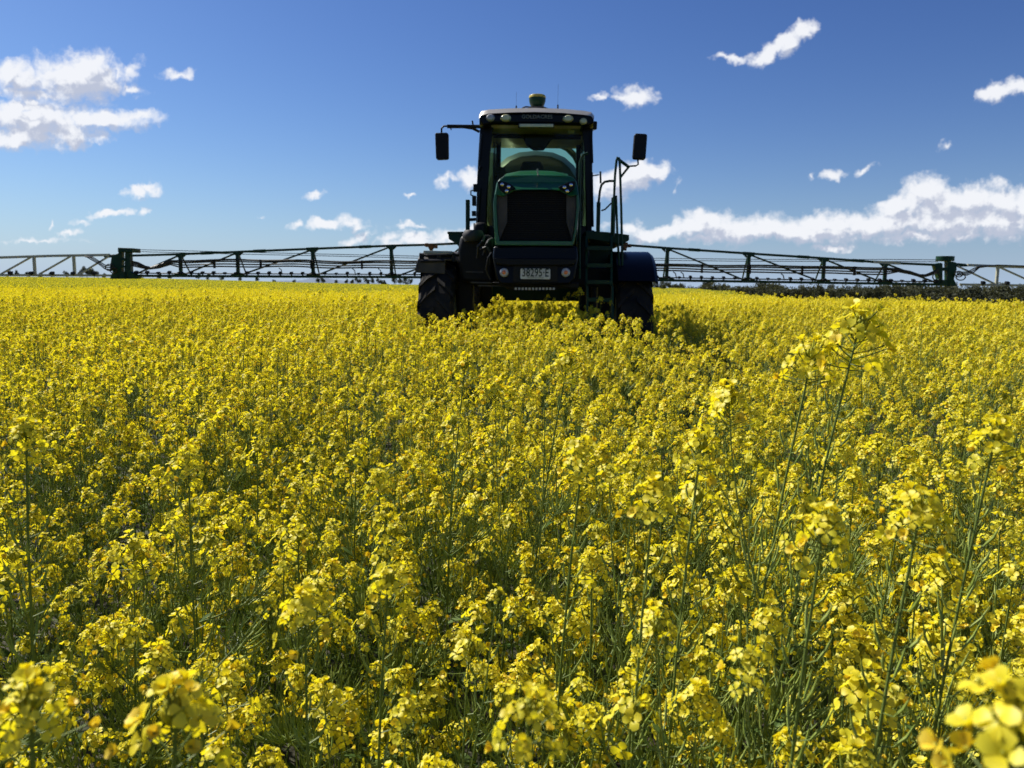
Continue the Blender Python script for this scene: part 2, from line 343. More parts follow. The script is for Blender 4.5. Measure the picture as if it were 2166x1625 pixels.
for px in (1137,): plateprism(mb, [(px - 1.6, 357), (px + 1.4, 357), (px + 2.2, 372), (px - .6, 372)], 10.02, .05)
part('hood_badge', mb, 'cream_paint', hood)
for pl, lens in (([(1052, 384), (1060, 383), (1070, 385), (1082, 391), (1090, 397), (1083, 402), (1071, 409), (1062, 406), (1055, 399)], ((1062, 390), (1076, 395), (1072, 404))),
                 ([(1218, 384), (1210, 383), (1200, 386), (1188, 392), (1181, 397), (1188, 402), (1199, 409), (1208, 406), (1215, 399)], ((1208, 391), (1194, 396), (1200, 404)))):
    mb = MB(); plateprism(mb, pl, 9.915, .05); h = part('headlight', mb, 'gloss_black', hood, bevel=.006)
    for lx, ly in lens:
        mb = MB(); c = F(lx, ly, 9.90); mb.lathe([(.001, 0), (.014, .002), (.021, .008), (.023, .02)], c, 'Y', 16, close=False); part('lamp', mb, 'chrome', h, smooth=True)
# ---- bumper, plate, lamps
mb = MB()
bp = [(1044, 521), (1132, 519), (1220, 521), (1223, 545), (1216, 590), (1206, 602), (1132, 604), (1058, 602), (1050, 590), (1042, 545)]
bf = [F(x, y, 9.93 if y > 560 else 9.98) for x, y in bp]; mb.prism(bf, [F(x, y, 9.93) + Vector((0, .5, 0)) for x, y in bp])
bum = part('bumper', mb, 'gloss_black', bevel=.025, smooth=True)
mb = MB(); plateprism(mb, [(1043, 546), (1221, 547), (1216, 560), (1190, 562), (1075, 562), (1049, 559)], 9.86, .16)
part('bumper_lip', mb, 'gloss_black', bum, bevel=.012)
mb = MB(); plateprism(mb, [(1085, 562), (1180, 562), (1180, 597), (1085, 597)], 9.90, .05); part('plate_recess', mb, 'black_plastic', bum, bevel=.005)
mb = MB(); plateprism(mb, [(1103, 568), (1162, 568.6), (1164, 570.5), (1164, 589), (1162, 591), (1102, 590.3), (1100.5, 588), (1101, 570)], 9.86, .008)
plate = part('number_plate', mb, 'plate_white', bevel=.002)
def lettering(txt, c, size, mat, parent, name, wid=None, bold=0, ext=.002, rot_extra=0):
    cu = bpy.data.curves.new('t', 'FONT'); cu.body = txt; cu.align_x = 'CENTER'; cu.align_y = 'CENTER'; cu.size = size; cu.extrude = ext; cu.offset = bold; cu.resolution_u = 2
    to = bpy.data.objects.new('t', cu); COL.objects.link(to); bpy.context.view_layer.update()
    me = bpy.data.meshes.new_from_object(to.evaluated_get(bpy.context.evaluated_depsgraph_get())); bpy.data.objects.remove(to)
    me.name = name; xs = [q.co.x for q in me.vertices]; w = max(xs) - min(xs); k = (wid / w) if wid else 1
    for q in me.vertices: q.co = Vector((q.co.x * k + c.x, c.y - q.co.z, q.co.y + c.z))
    me.materials.clear(); me.materials.append(MATS[mat]); o = bpy.data.objects.new(name, me); COL.objects.link(o); o.parent = parent
    if parent is SP: o.location = -ORG
    return o
lettering('38295·E', F(1132.5, 577.6, 9.852), .145, 'plate_ink', plate, 'plate_lettering', wid=.335, bold=.0015)
lettering('NEW SOUTH WALES', F(1132.5, 587.6, 9.852), .02, 'letter_grey', plate, 'plate_lettering', wid=.2)
for px in (1066, 1197):
    mb = MB(); c = F(px, 576.5, 9.86); mb.lathe([(.001, 0), (.04, 0), (.055, .012), (.058, .09)], c, 'Y', 28, close=False); l = part('marker_lamp', mb, 'lamp_grey', smooth=True)
    mb = MB(); mb.lathe([(.001, -.008), (.02, -.006), (.031, 0.004)], c, 'Y', 20, close=False); part('reflector', mb, 'lamp_orange', l, smooth=True)
mb = MB(); plateprism(mb, [(1086, 607), (1176, 607), (1176, 615), (1086, 615)], 10.0, .07); lb = part('light_bar', mb, 'black_plastic', bevel=.004)
mb = MB()
for k in range(12):
    c = F(1091 + k * 7.3, 611, 9.995); mb.box(c, (.026, .012, .03))
part('lamp_row', mb, 'lamp_grey', lb)
# ---- chassis
mb = MB()
mb.box((CX, 12.0, sz(600, 10.9) + .30), (1.0, 3.6, .42)); mb.box((CX, 15.2, 1.9), (.9, 4.6, .4))
plateprism(mb, [(1040, 597), (1225, 597), (1222, 612), (1190, 610), (1160, 615), (1080, 614), (1060, 606)], 10.4, .9)
for s_ in (-1, 1):   # axle arms and leg housings
    beam(mb, (CX + s_ * .2, 11.5, 1.72), (CX + s_ * 1.12, 11.5, 1.72), .3, .28); mb.box((CX + s_ * 1.02, 11.5, 1.35), (.22, .3, .95))
    beam(mb, (CX + s_ * .2, 16.4, 1.72), (CX + s_ * 1.12, 16.4, 1.72), .3, .28); mb.box((CX + s_ * 1.02, 16.4, 1.35), (.22, .3, .95))
part('chassis', mb, 'black_plastic', bevel=.02)
mb = MB()    # tanks and boxes at the machine's right (picture left) of the hood
plateprism(mb, [(974, 498), (1040, 496), (1044, 600), (975, 596), (968, 530)], 11.0, 1.6)
plateprism(mb, [(1002, 470), (1030, 470), (1030, 500), (1000, 500)], 11.6, .8)
part('side_tank', mb, 'black_plastic', bevel=.05, smooth=True)
mb = MB(); c = F(1001, 500, 10.9); mb.lathe([(.001, -.07), (.12, -.07), (.15, -.02), (.15, .03), (.12, .08), (.001, .08)], c, 'Z', 24, close=False); part('tank_lid', mb, 'dusty_plastic', smooth=True)
mb = MB()
mb.tube([F(1022, 540, 10.7), F(1030, 515, 10.65), F(1034, 508, 10.7), F(1041, 505, 10.8)], .018, 8); mb.tube([F(1016, 527, 10.7), F(1028, 523, 10.6), F(1036, 532, 10.6), F(1037, 560, 10.7)], .016, 8)
mb.tube([F(1010, 545, 10.8), F(1012, 520, 10.7), F(1020, 512, 10.7), F(1024, 500, 10.9)], .02, 8)
mb.tube([F(1040, 535, 10.5), F(1033, 545, 10.5), F(1028, 570, 10.6), F(1038, 592, 10.6)], .014, 8)
part('hydraulic_pipe', mb, 'hose_black', smooth=True)
mb = MB(); beam(mb, F(996, 597.5, 10.8), F(1040, 598.5, 10.8), .05, .02); beam(mb, F(1012, 604.5, 10.8), F(1060, 605.5, 10.8), .05, .018); beam(mb, F(985, 575, 10.8), F(1022, 576, 10.8), .03, .015)
part('side_rail', mb, 'dark_steel')
# ---- left side: green box and post
mb = MB(); plateprism(mb, [(948, 494), (985, 492), (985, 520), (972, 524), (964, 515), (949, 506)], 12.4, .7); part('tool_box', mb, 'green_frame', bevel=.01)
mb = MB(); plateprism(mb, [(946, 490), (986, 490), (986, 495), (946, 495)], 12.38, .74); part('box_lid', mb, 'green_frame', bevel=.008)
mb = MB(); a, b = F(989.5, 423, 12.5), F(989.5, 500, 12.5); mb.box((a + b) / 2, (.064, .08, (b - a).length)); part('stand_post', mb, 'green_frame', bevel=.008)
mb = MB(); beam(mb, F(993, 465, 12.5), F(1010, 464, 12.5), .05, .045); part('post_bracket', mb, 'black_plastic')
# ---- cab
DF, DR = 12.0, 13.5
def px_line(pts, D): return [F(x, y, D) for x, y in pts]
mb = MB()
mb.prism(px_line([(1016, 258), (1044, 258), (1036, 330), (1030, 420), (1029, 492), (1006, 492), (1009, 380), (1012, 320)], DF), Vector((0, .12, 0)))
mb.prism(px_line([(1254, 260), (1230, 260), (1237, 330), (1239, 420), (1240, 492), (1252, 492), (1253, 380), (1253.5, 320)], DF), Vector((0, .12, 0)))
mb.prism(px_line([(1012, 478), (1246, 478), (1247, 500), (1008, 500)], DF + .02), Vector((0, .10, 0)))
xl, xr = sx(1019, DF), sx(1252, DF); zf, zt_ = sz(495, DF), sz(262, DF)
XL2, XR2 = xl + .16, xr - .16
for (x0, x1) in ((xl + .01, XL2), (xr - .01, XR2)):     # roof rails, sills, rear posts
    beam(mb, (x0, DF + .1, zt_), (x1, DR, zt_ + .16), .09, .12); beam(mb, (x0, DF + .1, zf), (x1, DR, zf), .09, .14); mb.box((x1, DR, (zf + zt_) / 2 + .08), (.10, .09, zt_ - zf + .1))
    q = .72; mb.box((x0 * (1 - q) + x1 * q, DF + q * (DR - DF), (zf + zt_) / 2), (.04, .05, zt_ - zf - .14))
mb.box(((xl + xr) / 2, DR, zf + .05), (XR2 - XL2, .08, .3)); mb.box(((xl + xr) / 2, DR, zt_ + .16), (XR2 - XL2, .08, .14))
mb.box(((xl + xr) / 2, (DF + DR) / 2, zf - .06), (xr - xl - .12, DR - DF, .10))
cab = part('cab', mb, 'gloss_black', bevel=.015)
mb = MB(); mb.add(px_line([(1042, 262), (1232, 263), (1238, 330), (1240, 480), (1028, 480), (1034, 400), (1036, 330)], DF + .06), [tuple(range(7))]); part('windscreen', mb, 'windscreen_glass', cab)
for (x0, x1) in ((xl + .03, XL2 + .01), (xr - .03, XR2 - .01)):
    mb = MB(); mb.add([(x0, DF + .12, zf), (x1, DR - .04, zf), (x1, DR - .04, zt_), (x0, DF + .12, zt_)], [(0, 1, 2, 3)]); part('side_window', mb, 'side_glass', cab)
mb = MB(); mb.add([(XL2, DR, zf + .15), (XR2, DR, zf + .15), (XR2, DR, zt_ + .1), (XL2, DR, zt_ + .1)], [(0, 1, 2, 3)]); part('rear_window', mb, 'rear_glass', cab)
# interior
mb = MB()
mb.prism(px_line([(1040, 258), (1234, 258), (1230, 290), (1168, 290), (1157, 305), (1150, 314), (1128, 314), (1113, 304), (1107, 288), (1042, 287)], DF + .5), Vector((0, .22, 0)))
mb.box(((xl + xr) / 2, (DF + DR) / 2 + .1, zt_ + .02), (xr - xl - .2, DR - DF - .3, .04), Matrix.Rotation(math.atan(.07), 3, 'X')); part('headliner', mb, 'interior', cab, bevel=.01)
mb = MB(); mb.prism(px_line([(1106, 341), (1143, 341), (1149, 352), (1152, 372), (1152, 470), (1098, 470), (1098, 372), (1101, 352)], 12.95), Vector((0, .16, 0))); mb.box((CX + .03, 12.75, zf + .5), (.52, .5, .14)); mb.box((CX + .03, 12.78, zf + .22), (.3, .3, .5))
part('seat', mb, 'seat_fabric', cab, bevel=.03)
mb = MB()
for k in range(25):
    w = 2 * math.pi * k / 24; mb.v.append(None) if False else None
c = Vector((CX, 12.45, zf + .72)); ring = [c + Vector((.19 * math.cos(w), -.08 * math.sin(w), .17 * math.sin(w))) for w in [2 * math.pi * k / 20 for k in range(21)]]
mb.tube(ring, .016, 6, cap=False); mb.tube([c, c + Vector((0, -.15, -.6))], .03, 8); mb.tube([ring[0], ring[10]], .012, 6)
part('steering_wheel', mb, 'seat_fabric', cab)
mb = MB(); mb.box(F(1066, 383, 12.5), (.2, .08, .26)); mb.box(F(1058, 362, 12.5), (.16, .04, .12)); mb.box((CX, 12.35, zf + .3), (.8, .25, .5)); mb.tube([F(1059, 300, 12.6), F(1058, 420, 12.6)], .008, 5)
part('control_panel', mb, 'interior', cab, bevel=.01)
for px, py in ((1080, 289), (1216, 291)):
    mb = MB(); cc = F(px, py, 13.3); mb.tube([cc + Vector((.085 * math.cos(w), 0, .075 * math.sin(w))) for w in [math.pi + k * math.pi / 10 for k in range(11)]], .012, 6); part('grab_handle', mb, 'seat_fabric', cab)
mb = MB(); mb.box(F(1208, 279, 12.1), (.09, .01, .05)); part('sticker', mb, 'cream_paint', cab)
# pillar trims lit at the cab side
mb = MB()
for x, y0, y1 in ((1014.5, 284, 338), (1012.5, 352, 362), (1011, 398, 470)):
    mb = MB(); a, b = F(x + 5, y0, DF - .02), F(x, y1, DF - .02); mb.tube([a, b], .018, 8); part('grab_rail', mb, 'gloss_black', cab, smooth=True)
for x, y0, y1 in ((1252.5, 286, 345), (1253.5, 365, 480)):
    mb = MB(); a, b = F(x - 2, y0, DF - .02), F(x, y1, DF - .02); mb.tube([a, b], .02, 8); part('grab_rail', mb, 'gloss_black', cab, smooth=True)
mb = MB()
for x, y, w, h in ((1006, 398, 9, 15), (1003, 425, 8, 20), (1002.5, 452, 8, 10), (1008, 480, 12, 14)):
    c = F(x, y, 12.05); mb.box(c, (w * .0073, .1, h * .0073))
mb.tube([F(1003, 402, 12), F(996, 404, 12), F(996, 413, 12), F(1001, 414, 12)], .012, 6)
part('side_fitting', mb, 'black_plastic', cab, bevel=.008)
# roof
mb = MB()
rf = [(1015, 256), (1013, 250), (1016, 244), (1024, 242), (1132, 239.5), (1244, 243), (1252, 246), (1256, 252), (1256, 262), (1235, 268), (1230, 262), (1044, 260), (1020, 266)]
mb.prism(px_line(rf, 11.72), [q + Vector((0, .5, 0)) for q in px_line(rf, 11.72)])
part('roof_fascia', mb, 'gloss_black', cab, bevel=.03, smooth=True)
mb = MB(); vs = []
tops = [(1014, 243), (1019, 236), (1035, 232.5), (1080, 230), (1132, 229), (1190, 231), (1235, 235), (1250, 238), (1256, 245)]
base = px_line(tops, 11.80); nt_ = len(base)
for dy, dz, k in ((-.10, -.075, 1), (-.04, -.005, 1), (.35, .03, .995), (1.3, .04, .99), (1.95, 0, .97)):
    for q in base: vs.append(Vector(((q.x - CX) * k + CX, q.y + dy, q.z + dz)))
fs = [(i * nt_ + k, i * nt_ + k + 1, (i + 1) * nt_ + k + 1, (i + 1) * nt_ + k) for i in range(4) for k in range(nt_ - 1)]
b0 = len(vs)
for dy in (0.03, 1.95):
    for q in (base[0], base[-1]): vs.append(Vector((q.x, q.y + dy, q.z - .14)))
fs += [(b0, nt_, 4 * nt_, b0 + 2), (b0 + 1, b0 + 3, 4 * nt_ + nt_ - 1, nt_ + nt_ - 1), tuple(list(range(4 * nt_, 5 * nt_)) + [b0 + 3, b0 + 2]), (b0, b0 + 1, b0 + 3, b0 + 2)]
mb.add(vs, fs); part('roof', mb, 'roof_cream', cab, smooth=True)
for px, py, w, h, mt in ((1037, 248, 9, 7, 'lamp_grey'), (1069.5, 248.5, 11, 7, 'lamp_lens'), (1202, 250, 10.5, 7, 'lamp_lens'), (1234.5, 255.5, 7.5, 6.3, 'lamp_lens')):
    mb = MB(); c = F(px, py, 11.66); k = .0072
    ring = [[c + Vector((w * k * f * math.cos(t), dy, h * k * f * math.sin(t))) for t in [2 * math.pi * i / 24 for i in range(24)]] for f, dy in ((.001, 0), (.7, .004), (1, .03), (1.02, .1))]
    vs = [q for r_ in ring for q in r_]; mb.add(vs, [(i * 24 + j, i * 24 + (j + 1) % 24, (i + 1) * 24 + (j + 1) % 24, (i + 1) * 24 + j) for i in range(3) for j in range(24)])
    part('work_light', mb, mt, cab, smooth=True)
lettering('GOLDACRES', F(1136, 247.5, 11.70), .075, 'letter_grey', cab, 'roof_lettering', wid=.45, bold=.0006, ext=.004)
mb = MB(); mb.box(F(1134.5, 266.2, 11.68), (.495, .05, .045)); part('roof_light_bar', mb, 'lamp_lens', cab, bevel=.008)
mb = MB(); mb.box(F(1134.5, 266, 11.72), (.53, .05, .065)); part('light_bar_housing', mb, 'black_plastic', cab, bevel=.006)
# receiver on the roof
mb = MB(); mb.prism(px_line([(1108, 235), (1122, 225), (1150, 225), (1175, 236), (1178, 238), (1105, 237)], 11.95), Vector((0, .35, 0))); rec = part('receiver_mount', mb, 'dusty_plastic', bevel=.01)
rc = F(1136.5, 214, 12.1)
mb = MB(); mb.lathe([(.001, -.085), (.085, -.085), (.105, -.06), (.125, 0), (.125, .045), (.001, .045)], rc, 'Z', 32, close=False); part('satellite_receiver', mb, 'green_frame', smooth=True)
mb = MB(); mb.lathe([(.128, .040), (.128, .06), (.12, .078), (.10, .085), (.001, .092)], rc, 'Z', 32, close=False); part('receiver_cap', mb, 'yellow_paint', smooth=True)
mb = MB(); mb.tube([F(1103, 236, 12.0), F(1105, 229, 12.0), F(1112, 226, 12.0), F(1122, 227, 12.0)], .012, 6); part('receiver_cable', mb, 'hose_black')
for px, y0, y1, y2 in ((1092, 229, 224, 196), (1180, 231, 222, 178)):
    mb = MB(); mb.tube([F(px, y0 + 2, 12.3), F(px, y1, 12.3)], .012, 6); mb.tube([F(px, y1, 12.3), F(px + .5, y2, 12.3)], .0018, 5); part('antenna', mb, 'hose_black')
# mirrors
def mirror(outl, D, arm, armr, brace=None, drop=None, mat='black_plastic'):
    mb = MB(); plateprism(mb, outl, D, .10); o = part('mirror', mb, 'black_plastic', bevel=.022, smooth=True)
    mb = MB(); plateprism(mb, [(x * .86 + sum(q[0] for q in outl) / len(outl) * .14, y * .9 + sum(q[1] for q in outl) / len(outl) * .1) for x, y in outl], D + .102, .004); part('mirror_glass', mb, 'chrome', o)
    mb = MB()
    for q, r_ in zip(arm, armr): mb.tube([F(a, b, D + .05) for a, b in q], r_, 8)
    part('mirror_arm', mb, mat, o, smooth=True)
mirror([(920, 283), (922, 281), (945, 280.5), (948, 283), (948.5, 334), (946, 336.5), (925, 337.5), (922, 335)], 12.0, [[(934, 283), (934, 272), (939, 267), (950, 267)], [(946, 267), (975, 268), (1000, 272), (1014, 279)], [(946, 267.5), (1000, 268), (1016, 268)], [(999, 256), (1002, 272)], [(951, 268), (955, 275)]], [.014, .02, .028, .012, .008])
mirror([(1342, 285), (1345, 282), (1366, 283), (1369.5, 286), (1366, 335), (1363, 337.5), (1341, 336), (1338.5, 333)], 11.3, [[(1349, 337), (1350, 348), (1345, 351), (1328, 352)], [(1309, 338), (1328, 352)], [(1312, 376), (1331, 352)]], [.012, .022, .016], mat='green_frame')
# ---- wheels
def wheel(x, y, r=.98, w=.5):
    mb = MB(); hw = w / 2
    mb.lathe([(r * .62, -hw * .8), (r * .74, -hw * .98), (r * .88, -hw), (r * .945, -hw * .82), (r * .955, 0), (r * .945, hw * .82), (r * .88, hw), (r * .74, hw * .98), (r * .62, hw * .8)], (x, y, r), 'X', 56)
    for s_ in (-1, 1):
        for k in range(20):
            a = 2 * math.pi * (k + (.5 if s_ > 0 else 0)) / 20
            pr = []
            for (u, da, rr) in ((.04, 0, .955), (.5, .11, .95), (.97, .26, .93), (1.0, .30, .86)):
                for dw in (-.035, .035):
                    for rad in (rr - .02, rr + .045):
                        t = a + da + dw; R_ = rad * r
                        pr.append((x + s_ * hw * u * (1.0 if rad < rr else 1.005), y + R_ * math.cos(t), r + R_ * math.sin(t)))
            fs = []
            for j in range(3):
                b = j * 4; fs += [(b, b + 4, b + 5, b + 1), (b + 1, b + 5, b + 7, b + 3), (b + 3, b + 7, b + 6, b + 2), (b + 2, b + 6, b + 4, b)]
            fs += [(0, 1, 3, 2), (12, 14, 15, 13)]; mb.add(pr, fs)
    t = part('wheel', mb, 'rubber', label=None)
    mb = MB(); mb.lathe([(.10, -hw * .1), (.42 * r, -hw * .2), (.58 * r, -hw * .45), (.66 * r, -hw * .75), (.66 * r, hw * .75), (.58 * r, hw * .45), (.42 * r, hw * .2), (.10, hw * .1)], (x, y, r), 'X', 40)
    part('rim', mb, 'cream_paint', t, smooth=True); return t
WX = 1.38
for x in (CX - WX, CX + WX):
    for y in (11.55, 16.4): wheel(x, y)
def fender(x, y, a0, a1, mat, r=1.1, w=.6, rz=.98, lip=.12):
    mb = MB(); vs = []; K = 16
    for i in range(K + 1):
        a = R(a0 + (a1 - a0) * i / K)
        for (dx, dr) in ((-w / 2, -lip), (-w / 2, -.04), (-w / 2 + .05, 0), (w / 2 - .05, 0), (w / 2, -.04), (w / 2, -lip)):
            for th in (0, -.02):
                vs.append((x + dx * (1 + th), y - (r + dr + th) * math.cos(a), rz + (r + dr + th) * math.sin(a)))
    m_ = 12; fs = []
    for i in range(K):
        for j in range(5):
            b, c = i * m_, (i + 1) * m_; fs.append((b + 2 * j, b + 2 * j + 2, c + 2 * j + 2, c + 2 * j)); fs.append((b + 2 * j + 1, c + 2 * j + 1, c + 2 * j + 3, b + 2 * j + 3))
    for i in (0, K):
        for j in range(5): b = i * m_ + 2 * j; fs.append((b, b + 1, b + 3, b + 2))
    mb.add(vs, fs); return part('fender', mb, mat, smooth=True)
fl = fender(CX - WX, 11.55, 62, 165, 'dusty_plastic'); fr_ = fender(CX + WX, 11.55, 38, 165, 'gloss_black', r=1.12)
for x in (CX - WX, CX + WX): fender(x, 16.4, 40, 150, 'black_plastic')
# picture-left fender: front flap, rolled bars and clips
mb = MB(); plateprism(mb, [(884, 548), (942, 549), (941, 579), (877, 577), (880, 560)], 10.62, .03); part('mud_flap', mb, 'dusty_plastic', fl, bevel=.008)
mb = MB()
mb.tube([F(888, 538, 10.75), F(905, 541, 10.7), F(945, 540, 10.7), F(970, 540, 10.8)], .022, 8); mb.tube([F(889, 553, 10.6), F(940, 552, 10.6)], .018, 8)
mb.box(F(892, 545, 10.65), (.06, .05, .10)); mb.box(F(929, 546, 10.65), (.05, .05, .09)); mb.box(F(960, 545, 10.7), (.04, .05, .12))
part('fender_bracket', mb, 'black_plastic', fl, bevel=.004)
mb = MB(); plateprism(mb, [(895, 530), (955, 531), (957, 537), (896, 537)], 11.0, .6); part('fender_top', mb, 'cream_paint', fl, bevel=.01)
# ---- picture-right: platform, ladder, rails
mb = MB(); plateprism(mb, [(1238, 488), (1285, 491), (1331, 497), (1331, 508), (1318, 517), (1240, 505)], 11.3, 1.5)
plateprism(mb, [(1242, 505), (1292, 510), (1292, 560), (1242, 560)], 12.3, .4); part('platform', mb, 'green_frame', bevel=.01)
mb = MB(); plateprism(mb, [(1228, 500), (1246, 500), (1246, 600), (1228, 600)], 11.5, 1.0); plateprism(mb, [(1296, 540), (1320, 540), (1320, 600), (1296, 600)], 11.9, .4); part('battery_box', mb, 'black_plastic', bevel=.02)
lad = empty('ladder', (0, 0, 0)); lad.parent = SP; lad.location = -ORG
mb = MB()
for px in (1240, 1293):
    beam(mb, F(px, 500, 10.9), F(px, 606, 10.75), .03, .07); beam(mb, F(px + 2, 606, 10.75), F(px + 2, 700, 10.65), .03, .06)
o = mkobj('ladder_rail', mb.mesh('ladder_rail', 'green_frame'), lad)
for py in (526, 562, 597, 634, 668):
    mb = MB(); a, b = F(1240, py, 10.8), F(1294, py, 10.8); mb.box((a + b) / 2, (b.x - a.x, .22, .03)); mb.box((a + b) / 2 + Vector((0, -.11, .0)), (b.x - a.x, .012, .055)); mkobj('step', mb.mesh('step', 'green_frame'), lad, bevel=.003)
mb = MB()
def rail(pts, D, r_, n=8): mb.tube([F(a, b, D) for a, b in pts], r_, n)
rail([(1297, 500), (1298, 440), (1301, 370), (1304, 340), (1306.5, 333), (1309, 334), (1311, 345), (1314, 440), (1317, 590)], 10.9, .017)
rail([(1303, 414), (1306, 500), (1312, 592)], 10.9, .016); rail([(1264.5, 490), (1266, 430), (1269, 404), (1272, 392), (1279, 385), (1290, 383), (1300, 383)], 11.4, .017)
rail([(1272, 446), (1280, 443), (1293, 430)], 11.3, .011); rail([(1254, 372), (1267, 370)], 11.8, .009); rail([(1270, 363), (1270.5, 388)], 11.5, .014)
rail([(1244, 324), (1233, 328), (1227, 342), (1226, 420), (1226, 590)], 10.6, .017); rail([(1312, 592), (1317, 592)], 10.9, .016)
part('handrail', mb, 'green_frame', smooth=True)
mb = MB()
for px, y0, y1, w, D in ((1265.5, 428, 492, .055, 11.4), (1297, 418, 496, .06, 11.1)):
    a, b = F(px, y0, D), F(px, y1, D); mb.box((a + b) / 2, (w, .05, (b - a).length))
part('rail_post', mb, 'green_frame', bevel=.006)
# ---- product tank and hose hoop behind the cab
mb = MB(); vs = []; K = 24
for (D, k) in ((14.0, .55), (14.1, .85), (14.35, .97), (15.0, 1), (16.6, 1), (17.2, .9), (17.4, .6)):
    for i in range(K):
        a = 2 * math.pi * i / K; c_, s_ = math.cos(a), math.sin(a)
        vs.append((CX - .02 + .93 * k * math.copysign(abs(c_) ** .8, c_), D, 3.05 + (.98 if s_ > 0 else .85) * k * math.copysign(abs(s_) ** .9, s_)))
mb.add(vs, [(i * K + j, i * K + (j + 1) % K, (i + 1) * K + (j + 1) % K, (i + 1) * K + j) for i in range(6) for j in range(K)] + [tuple(range(K)), tuple(range(7 * K - 1, 6 * K - 1, -1))])
tank = part('product_tank', mb, 'tank_green', smooth=True)
mb = MB(); mb.tube([F(1163, 304, 13.9), F(1180, 305, 13.9), F(1200, 314, 13.9), F(1216, 330, 13.9), F(1226, 350, 13.9), F(1230, 372, 13.9)], .055, 10); part('hoop', mb, 'tank_green', smooth=True)
mb = MB(); mb.box((CX, 17.6, 2.0), (2.6, .2, 1.5)); mb.box((CX, 17.3, 2.3), (1.1, .6, .8)); part('boom_frame', mb, 'green_frame', bevel=.02)
# ---- booms
DB = 17.9
def lerp(tbl, x):
    for (a, ya), (b, yb) in zip(tbl, tbl[1:]):
        if (a <= x <= b): return ya + (yb - ya) * (x - a) / (b - a)
    return tbl[0][1] if x < tbl[0][0] else tbl[-1][1]
SIDES = {
 'left': dict(top=[(278, 541), (382, 538), (503, 533), (662, 526.5), (828, 520), (905, 518), (975, 515)], bot=[(278, 583.5), (503, 584.5), (662, 585.5), (828, 586.5), (1000, 587)],
              posts=[382, 503, 662, 828], x0=278, x1=985, hinge=(250, 278), outer=-1),
 'right': dict(top=[(1290, 516), (1330, 519), (1411, 525), (1583, 536.5), (1742, 546.5), (1872, 556), (1990, 561)], bot=[(1270, 591), (1411, 593), (1583, 596), (1742, 598.5), (1872, 600), (1990, 602)],
               posts=[1411, 1583, 1742, 1872], x0=1285, x1=1990, hinge=(1985, 2014), outer=1)}
SIDES['left']['top'][0] = (278, 541)
